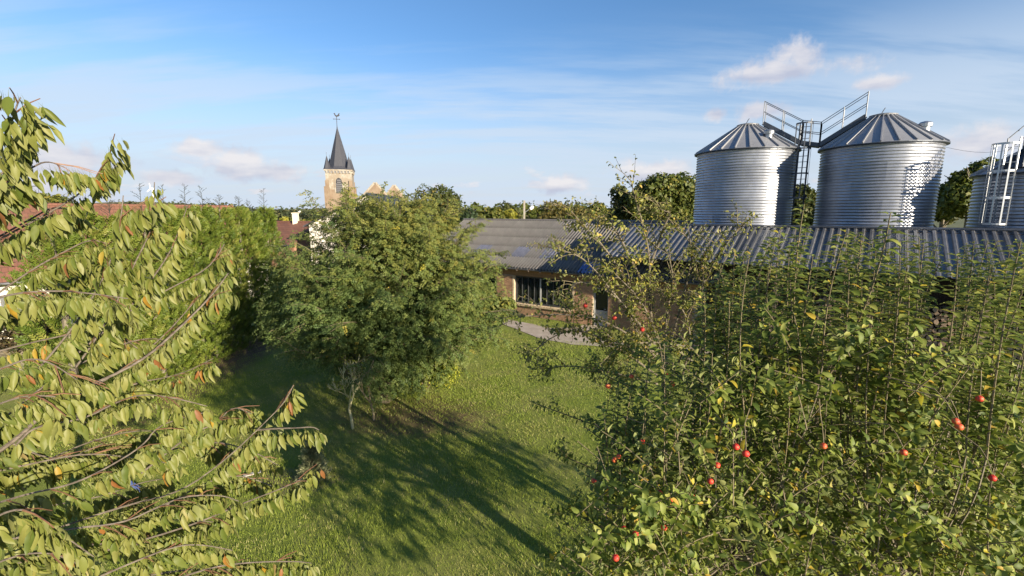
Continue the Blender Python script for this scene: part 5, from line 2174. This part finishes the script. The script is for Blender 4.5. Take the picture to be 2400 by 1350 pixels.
SHN = 235
named = [(1885, 478, 3.4), (2087, 500, 2.9), (2165, 570, 3.1), (2245, 600, 3.0), (2282, 572, 3.2), (2392, 565, 2.7), (1962, 552, 3.6), (2020, 575, 3.4), (1810, 555, 3.7), (1745, 590, 3.9), (1700, 640, 4.2), (1905, 600, 3.1), (2130, 640, 2.9), (2205, 610, 3.3), (2330, 660, 2.9), (1850, 640, 3.2), (1780, 660, 3.4), (1655, 715, 4.2), (2060, 600, 3.6), (1990, 640, 3.0), (2440, 560, 3.0), (2360, 610, 3.4)]
for (x, y, Yd) in named:
    shoot_to(D(x, y, Yd), random.uniform(1.1, 1.6), random.uniform(-.15, .15), random.uniform(-.1, .2), .074, .0065, .0125)
for k in range(SHN):
    x = random.uniform(1400, 2520)
    Yd = random.uniform(2.75, 5.2)
    y = skyline(x) - 15 + 640 * random.random() ** 1.8
    if x > 2130 and skyline(x) + 70 < y < 850:
        continue
    tp = D(x, y, Yd)
    if tp.z < 2.0:
        continue
    shoot_to(tp, random.uniform(.8, 1.6), random.uniform(-.10, .10), random.uniform(-.1, .1), random.uniform(.058, .076), .0045, .016)
# laterals at lower left reaching over the lawn, and filling twigs
LAT = [((1600, 1060, 4.6), (1430, 1010, 4.7), (1240, 940, 4.8)), ((1560, 1180, 4.3), (1420, 1110, 4.4), (1285, 1055, 4.5)), ((1540, 1290, 4.0), (1420, 1240, 4.1), (1318, 1190, 4.2)), ((1540, 1380, 3.7), (1420, 1340, 3.8), (1318, 1290, 3.9)), ((1640, 1000, 4.8), (1500, 920, 5.0), (1400, 870, 5.1)), ((1640, 930, 5.0), (1560, 850, 5.2), (1480, 830, 5.2)), ((1580, 1130, 4.2), (1450, 1060, 4.3), (1370, 1000, 4.4)), ((1600, 1230, 3.9), (1480, 1170, 4.0), (1370, 1130, 4.1)), ((1600, 1340, 3.6), (1480, 1290, 3.7), (1390, 1250, 3.8))]
for tri in LAT:
    pts = smooth_poly([D(*q) for q in tri], 2)
    n = len(pts)
    atwig.tube(pts, [.011 * (1 - .8 * i / (n - 1)) + .0015 for i in range(n)], 5)
    best = min((q for pl in limbs for q in pl), key=lambda q: (q - pts[0]).length)
    awood.tube([best, pts[0]], [.02, .012], 5)
    shoot_leaves(AL, pts, .05, .016, .062, .45, .4, .98, .05)
    for k in range(9):
        i = random.randrange(1, n - 1)
        tg = (pts[i + 1] - pts[i]).normalized()
        q = pts[i] + (tg * .5 + Vector((random.uniform(-1, 1), random.uniform(-1, 1), random.uniform(-.3, 1))) * .7).normalized() * random.uniform(.12, .34)
        tw2 = [pts[i], pts[i].lerp(q, .5), q]
        atwig.tube(tw2, [.005, .004, .002], 4)
        shoot_leaves(AL, tw2, .1, .017, .058, .5, .4, .98, .06)
for k in range(1150):
    x = random.uniform(1420, 2500)
    y = random.uniform(max(880 if x > 2130 else 800, skyline(x) + 240), 1430)
    if x < 1560 and y < 1010:
        continue
    Yd = random.uniform(2.6, 4.9) if y < 1100 else random.uniform(2.5, 4.2)
    p = D(x, y, Yd)
    dv = Vector((random.uniform(-1, 1), random.uniform(-1, 1), random.uniform(-.2, .9))).normalized()
    ln = random.uniform(.22, .5)
    tw2 = bez(p, p + dv * ln * .5 + UP * .03, p + dv * ln, 5)
    atwig.tube(tw2, [.004, .0035, .003, .0025, .002], 4)
    shoot_leaves(AL, tw2, .05, .018, .058, .5, .42, .96, .05)
# the skirt of the crown, below the frame
for k in range(430):
    a_ = random.uniform(0, 6.28)
    q_ = math.sqrt(random.random())
    p = Vector((3.5 + math.cos(a_) * q_ * 3.0, 4.3 + math.sin(a_) * q_ * 2.1, random.uniform(1.7, 2.7)))
    dv = Vector((random.uniform(-1, 1), random.uniform(-1, 1), random.uniform(-.3, .8))).normalized()
    ln = random.uniform(.3, .6)
    tw2 = bez(p, p + dv * ln * .5 + UP * .03, p + dv * ln, 5)
    atwig.tube(tw2, [.006, .005, .004, .003, .002], 3)
    shoot_leaves(AL, tw2, .05, .026, .075, .5, .42, .96, .05)
part('trunk', awood, 'bark_grey', apple)
part('shoots', atwig, 'twig_brown', apple, stuff=True)
AL.build(apple, 300)


def apple_mesh():
    m = MB()
    prof = []
    for i in range(11):
        t_ = math.pi * i / 10
        r_ = math.sin(t_) * (1 + .06 * math.cos(t_))
        z_ = -math.cos(t_) * .92
        if i in (0, 10):
            z_ *= .72
        if i in (1, 9):
            z_ *= .97
        prof.append((max(r_, .02), z_))
    m.lathe(prof, 12)
    m.tube([(0, 0, .66), (.03, 0, 1.2)], .05, 5)
    me_ = m.mesh('apple', True)
    me_.materials.append(MATS['apple_skin'])
    return me_


apm = apple_mesh()
AP = [(1425, 905, 4.6), (1450, 1070, 4.1), (1440, 1078, 4.15), (1505, 1035, 4.0), (1392, 1127, 4.0), (1430, 1147, 3.9), (1545, 1155, 3.55), (1570, 1175, 3.5), (1520, 1205, 3.5), (1556, 1236, 3.5), (1490, 1250, 3.5), (1463, 1240, 3.6), (1443, 1307, 3.4), (1575, 900, 4.4), (1560, 878, 4.5), (1480, 882, 4.7), (1725, 1047, 3.3), (1748, 1063, 3.4), (1681, 1090, 3.5), (1665, 1128, 3.5), (1622, 1165, 3.4), (2240, 987, 2.75), (2248, 1000, 2.8), (2296, 934, 2.8), (2118, 1060, 2.85), (1930, 1045, 3.0), (2326, 1120, 2.8), ]
ra = random.Random(2)
APT = []
for (x, y, Yd) in AP:
    p = D(x, y, Yd * (.76 if x < 1800 else .84))
    s = ra.uniform(.017, .021) if x > 1800 else ra.uniform(.018, .023)
    APT.append(p + UP * s)
    M = Matrix.Translation(p) @ Matrix.Rotation(ra.uniform(0, 6), 4, 'Z') @ Matrix.Rotation(ra.uniform(-.4, .4), 4, 'X') @ Matrix.Diagonal((s, s, s, 1))
    piece('apple', apm, apple, M)

stalks = MB()
for p in APT:
    q = p + Vector((ra.uniform(-.05, .05), ra.uniform(.05, .14), ra.uniform(.06, .14)))
    q2 = q + Vector((ra.uniform(-.15, .15), ra.uniform(.1, .25), ra.uniform(-.05, .1)))
    stalks.tube([p, p.lerp(q, .5) + UP * .015, q, q2], [.0018, .002, .003, .004], 4)
part('fruit_twigs', stalks, 'twig_brown', apple, stuff=True)

# --- the old sparse apple tree behind it
ob0 = Vector((2.55, 7.6, 0))
old = thing('old_apple_tree', 'sparse old apple tree with yellowing leaves and arching twigs, centre right', 'tree', ob0)
OL = Leaves([APPLE, APPLE2], 'old_apple_leaf')
owood = MB()
otwig = MB()
cr = D(1560, 850, 7.3)
owood.tube([ob0, ob0.lerp(cr, .5) + Vector((.08, 0, 0)), cr], [.10, .075, .05], 9)
OB = [
    [(1560, 850, 7.3), (1520, 740, 7.0), (1525, 610, 6.8), (1508, 530, 6.7), (1490, 470, 6.6), (1477, 420, 6.6)],
    [(1560, 850, 7.3), (1500, 760, 6.9), (1440, 690, 6.6), (1385, 620, 6.4), (1340, 590, 6.3), (1305, 590, 6.3)],
    [(1540, 830, 7.2), (1470, 780, 6.8), (1400, 745, 6.5), (1310, 735, 6.3), (1215, 742, 6.2)],
    [(1540, 780, 7.1), (1470, 660, 6.8), (1410, 570, 6.6), (1360, 520, 6.5), (1332, 488, 6.5)],
    [(1560, 850, 7.3), (1620, 720, 7.0), (1680, 600, 6.8), (1710, 560, 6.7), (1730, 540, 6.7)],
    [(1560, 850, 7.3), (1600, 700, 7.2), (1625, 600, 7.1), (1615, 560, 7.0), (1580, 530, 7.0)],
    [(1640, 860, 7.2), (1560, 800, 6.8), (1480, 805, 6.5), (1420, 845, 6.3)],
    [(1540, 900, 7.2), (1430, 870, 6.6), (1330, 855, 6.3), (1270, 865, 6.2)],
    [(1540, 880, 7.2), (1430, 800, 6.5), (1350, 770, 6.3), (1290, 790, 6.2), (1245, 830, 6.2)],
    [(1525, 700, 7.0), (1470, 590, 6.9), (1440, 530, 6.9), (1400, 500, 6.9), (1360, 530, 6.9)],
    [(1525, 620, 6.8), (1560, 520, 6.8), (1575, 500, 6.8), (1545, 490, 6.8)],
    [(1600, 800, 7.2), (1660, 740, 7.0), (1740, 700, 6.9), (1800, 640, 6.8)],
    [(1600, 840, 7.2), (1690, 800, 7.0), (1760, 770, 6.9), (1840, 740, 6.9)],
    [(1500, 760, 6.9), (1430, 680, 6.7), (1350, 655, 6.6), (1330, 690, 6.6)],
    [(1560, 850, 7.3), (1560, 740, 7.0), (1580, 660, 6.9), (1570, 610, 6.8)],
    [(1590, 850, 7.3), (1640, 740, 7.0), (1650, 660, 6.9), (1640, 610, 6.8)],
    [(1560, 860, 7.3), (1500, 800, 6.9), (1470, 720, 6.8), (1480, 650, 6.7)],
    [(1600, 860, 7.2), (1680, 760, 6.9), (1700, 690, 6.8), (1690, 630, 6.7)],
    [(1580, 880, 7.2), (1500, 830, 6.8), (1440, 800, 6.6), (1410, 770, 6.5)],
    [(1560, 860, 7.3), (1530, 760, 6.9), (1500, 700, 6.7), (1440, 640, 6.6)],
    [(1600, 880, 7.2), (1620, 800, 6.9), (1610, 740, 6.8), (1580, 700, 6.7)],
]
for br in OB:
    pts = smooth_poly([D(*q) for q in br], 2)
    n = len(pts)
    owood.tube(pts, [.016 * (1 - .85 * i / (n - 1)) + .003 for i in range(n)], 6)
    shoot_leaves(OL, pts, .25, .026, .065, .5, .5, .9, .09)
    for k in range(21):
        i = random.randrange(int(n * .2), n - 1)
        tg = (pts[min(n - 1, i + 1)] - pts[i]).normalized() if i < n - 1 else UP
        dv = (tg * .7 + Vector((random.uniform(-1, 1), random.uniform(-1, 1), random.uniform(-.6, .9)))).normalized()
        ln = random.uniform(.18, .50)
        q = pts[i] + dv * ln
        tw2 = bez(pts[i], pts[i].lerp(q, .5) + UP * .06, q, 6)
        otwig.tube(tw2, [.007, .006, .005, .004, .003, .002], 4)
        shoot_leaves(OL, tw2, .2, .032, .062, .5, .55, .82, .10, .2)
        for z_ in range(2):
            p0 = tw2[random.randrange(2, 5)]
            q2 = p0 + (dv + Vector((random.uniform(-1, 1), random.uniform(-1, 1), random.uniform(-.6, .6)))).normalized() * random.uniform(.1, .25)
            tw3 = [p0, p0.lerp(q2, .5), q2]
            otwig.tube(tw3, [.004, .003, .002], 3)
            shoot_leaves(OL, tw3, .2, .032, .056, .5, .55, .8, .10, .2)
part('trunk', owood, 'bark_grey', old)
part('twigs', otwig, 'twig_brown', old, stuff=True)
OL.build(old, 300)
for (x, y) in ((1372, 716), (1440, 745), (1505, 772)):
    p = D(x, y, 6.2)
    M = Matrix.Translation(p) @ Matrix.Diagonal((.034, .034, .034, 1))
    piece('apple', apm, old, M)

# ------------------------------------------------------------------ odds and ends on the lawn
def board(label, p, q, w, h, mat, name='board', cat='board'):
    m = MB().bar(p, q, w, h)
    o_ = part(name, m, mat, None)
    o_['label'] = label
    o_['category'] = cat


p0, p1 = G(1568, 1022, .25), G(1625, 1008, .32)
board('pale board propped under the apple tree', p0, p1, .02, .10, 'pale_board')
board('grey weathered board lying on the lawn by the cherry', G(570, 1116, .05), G(613, 1104, .05), .09, .03, 'grey_board')
board('blue plastic pipe on the grass behind the cherry', G(300, 1128, .08), G(350, 1162, .08), .06, .06, 'blue_plastic', 'pipe', 'pipe')
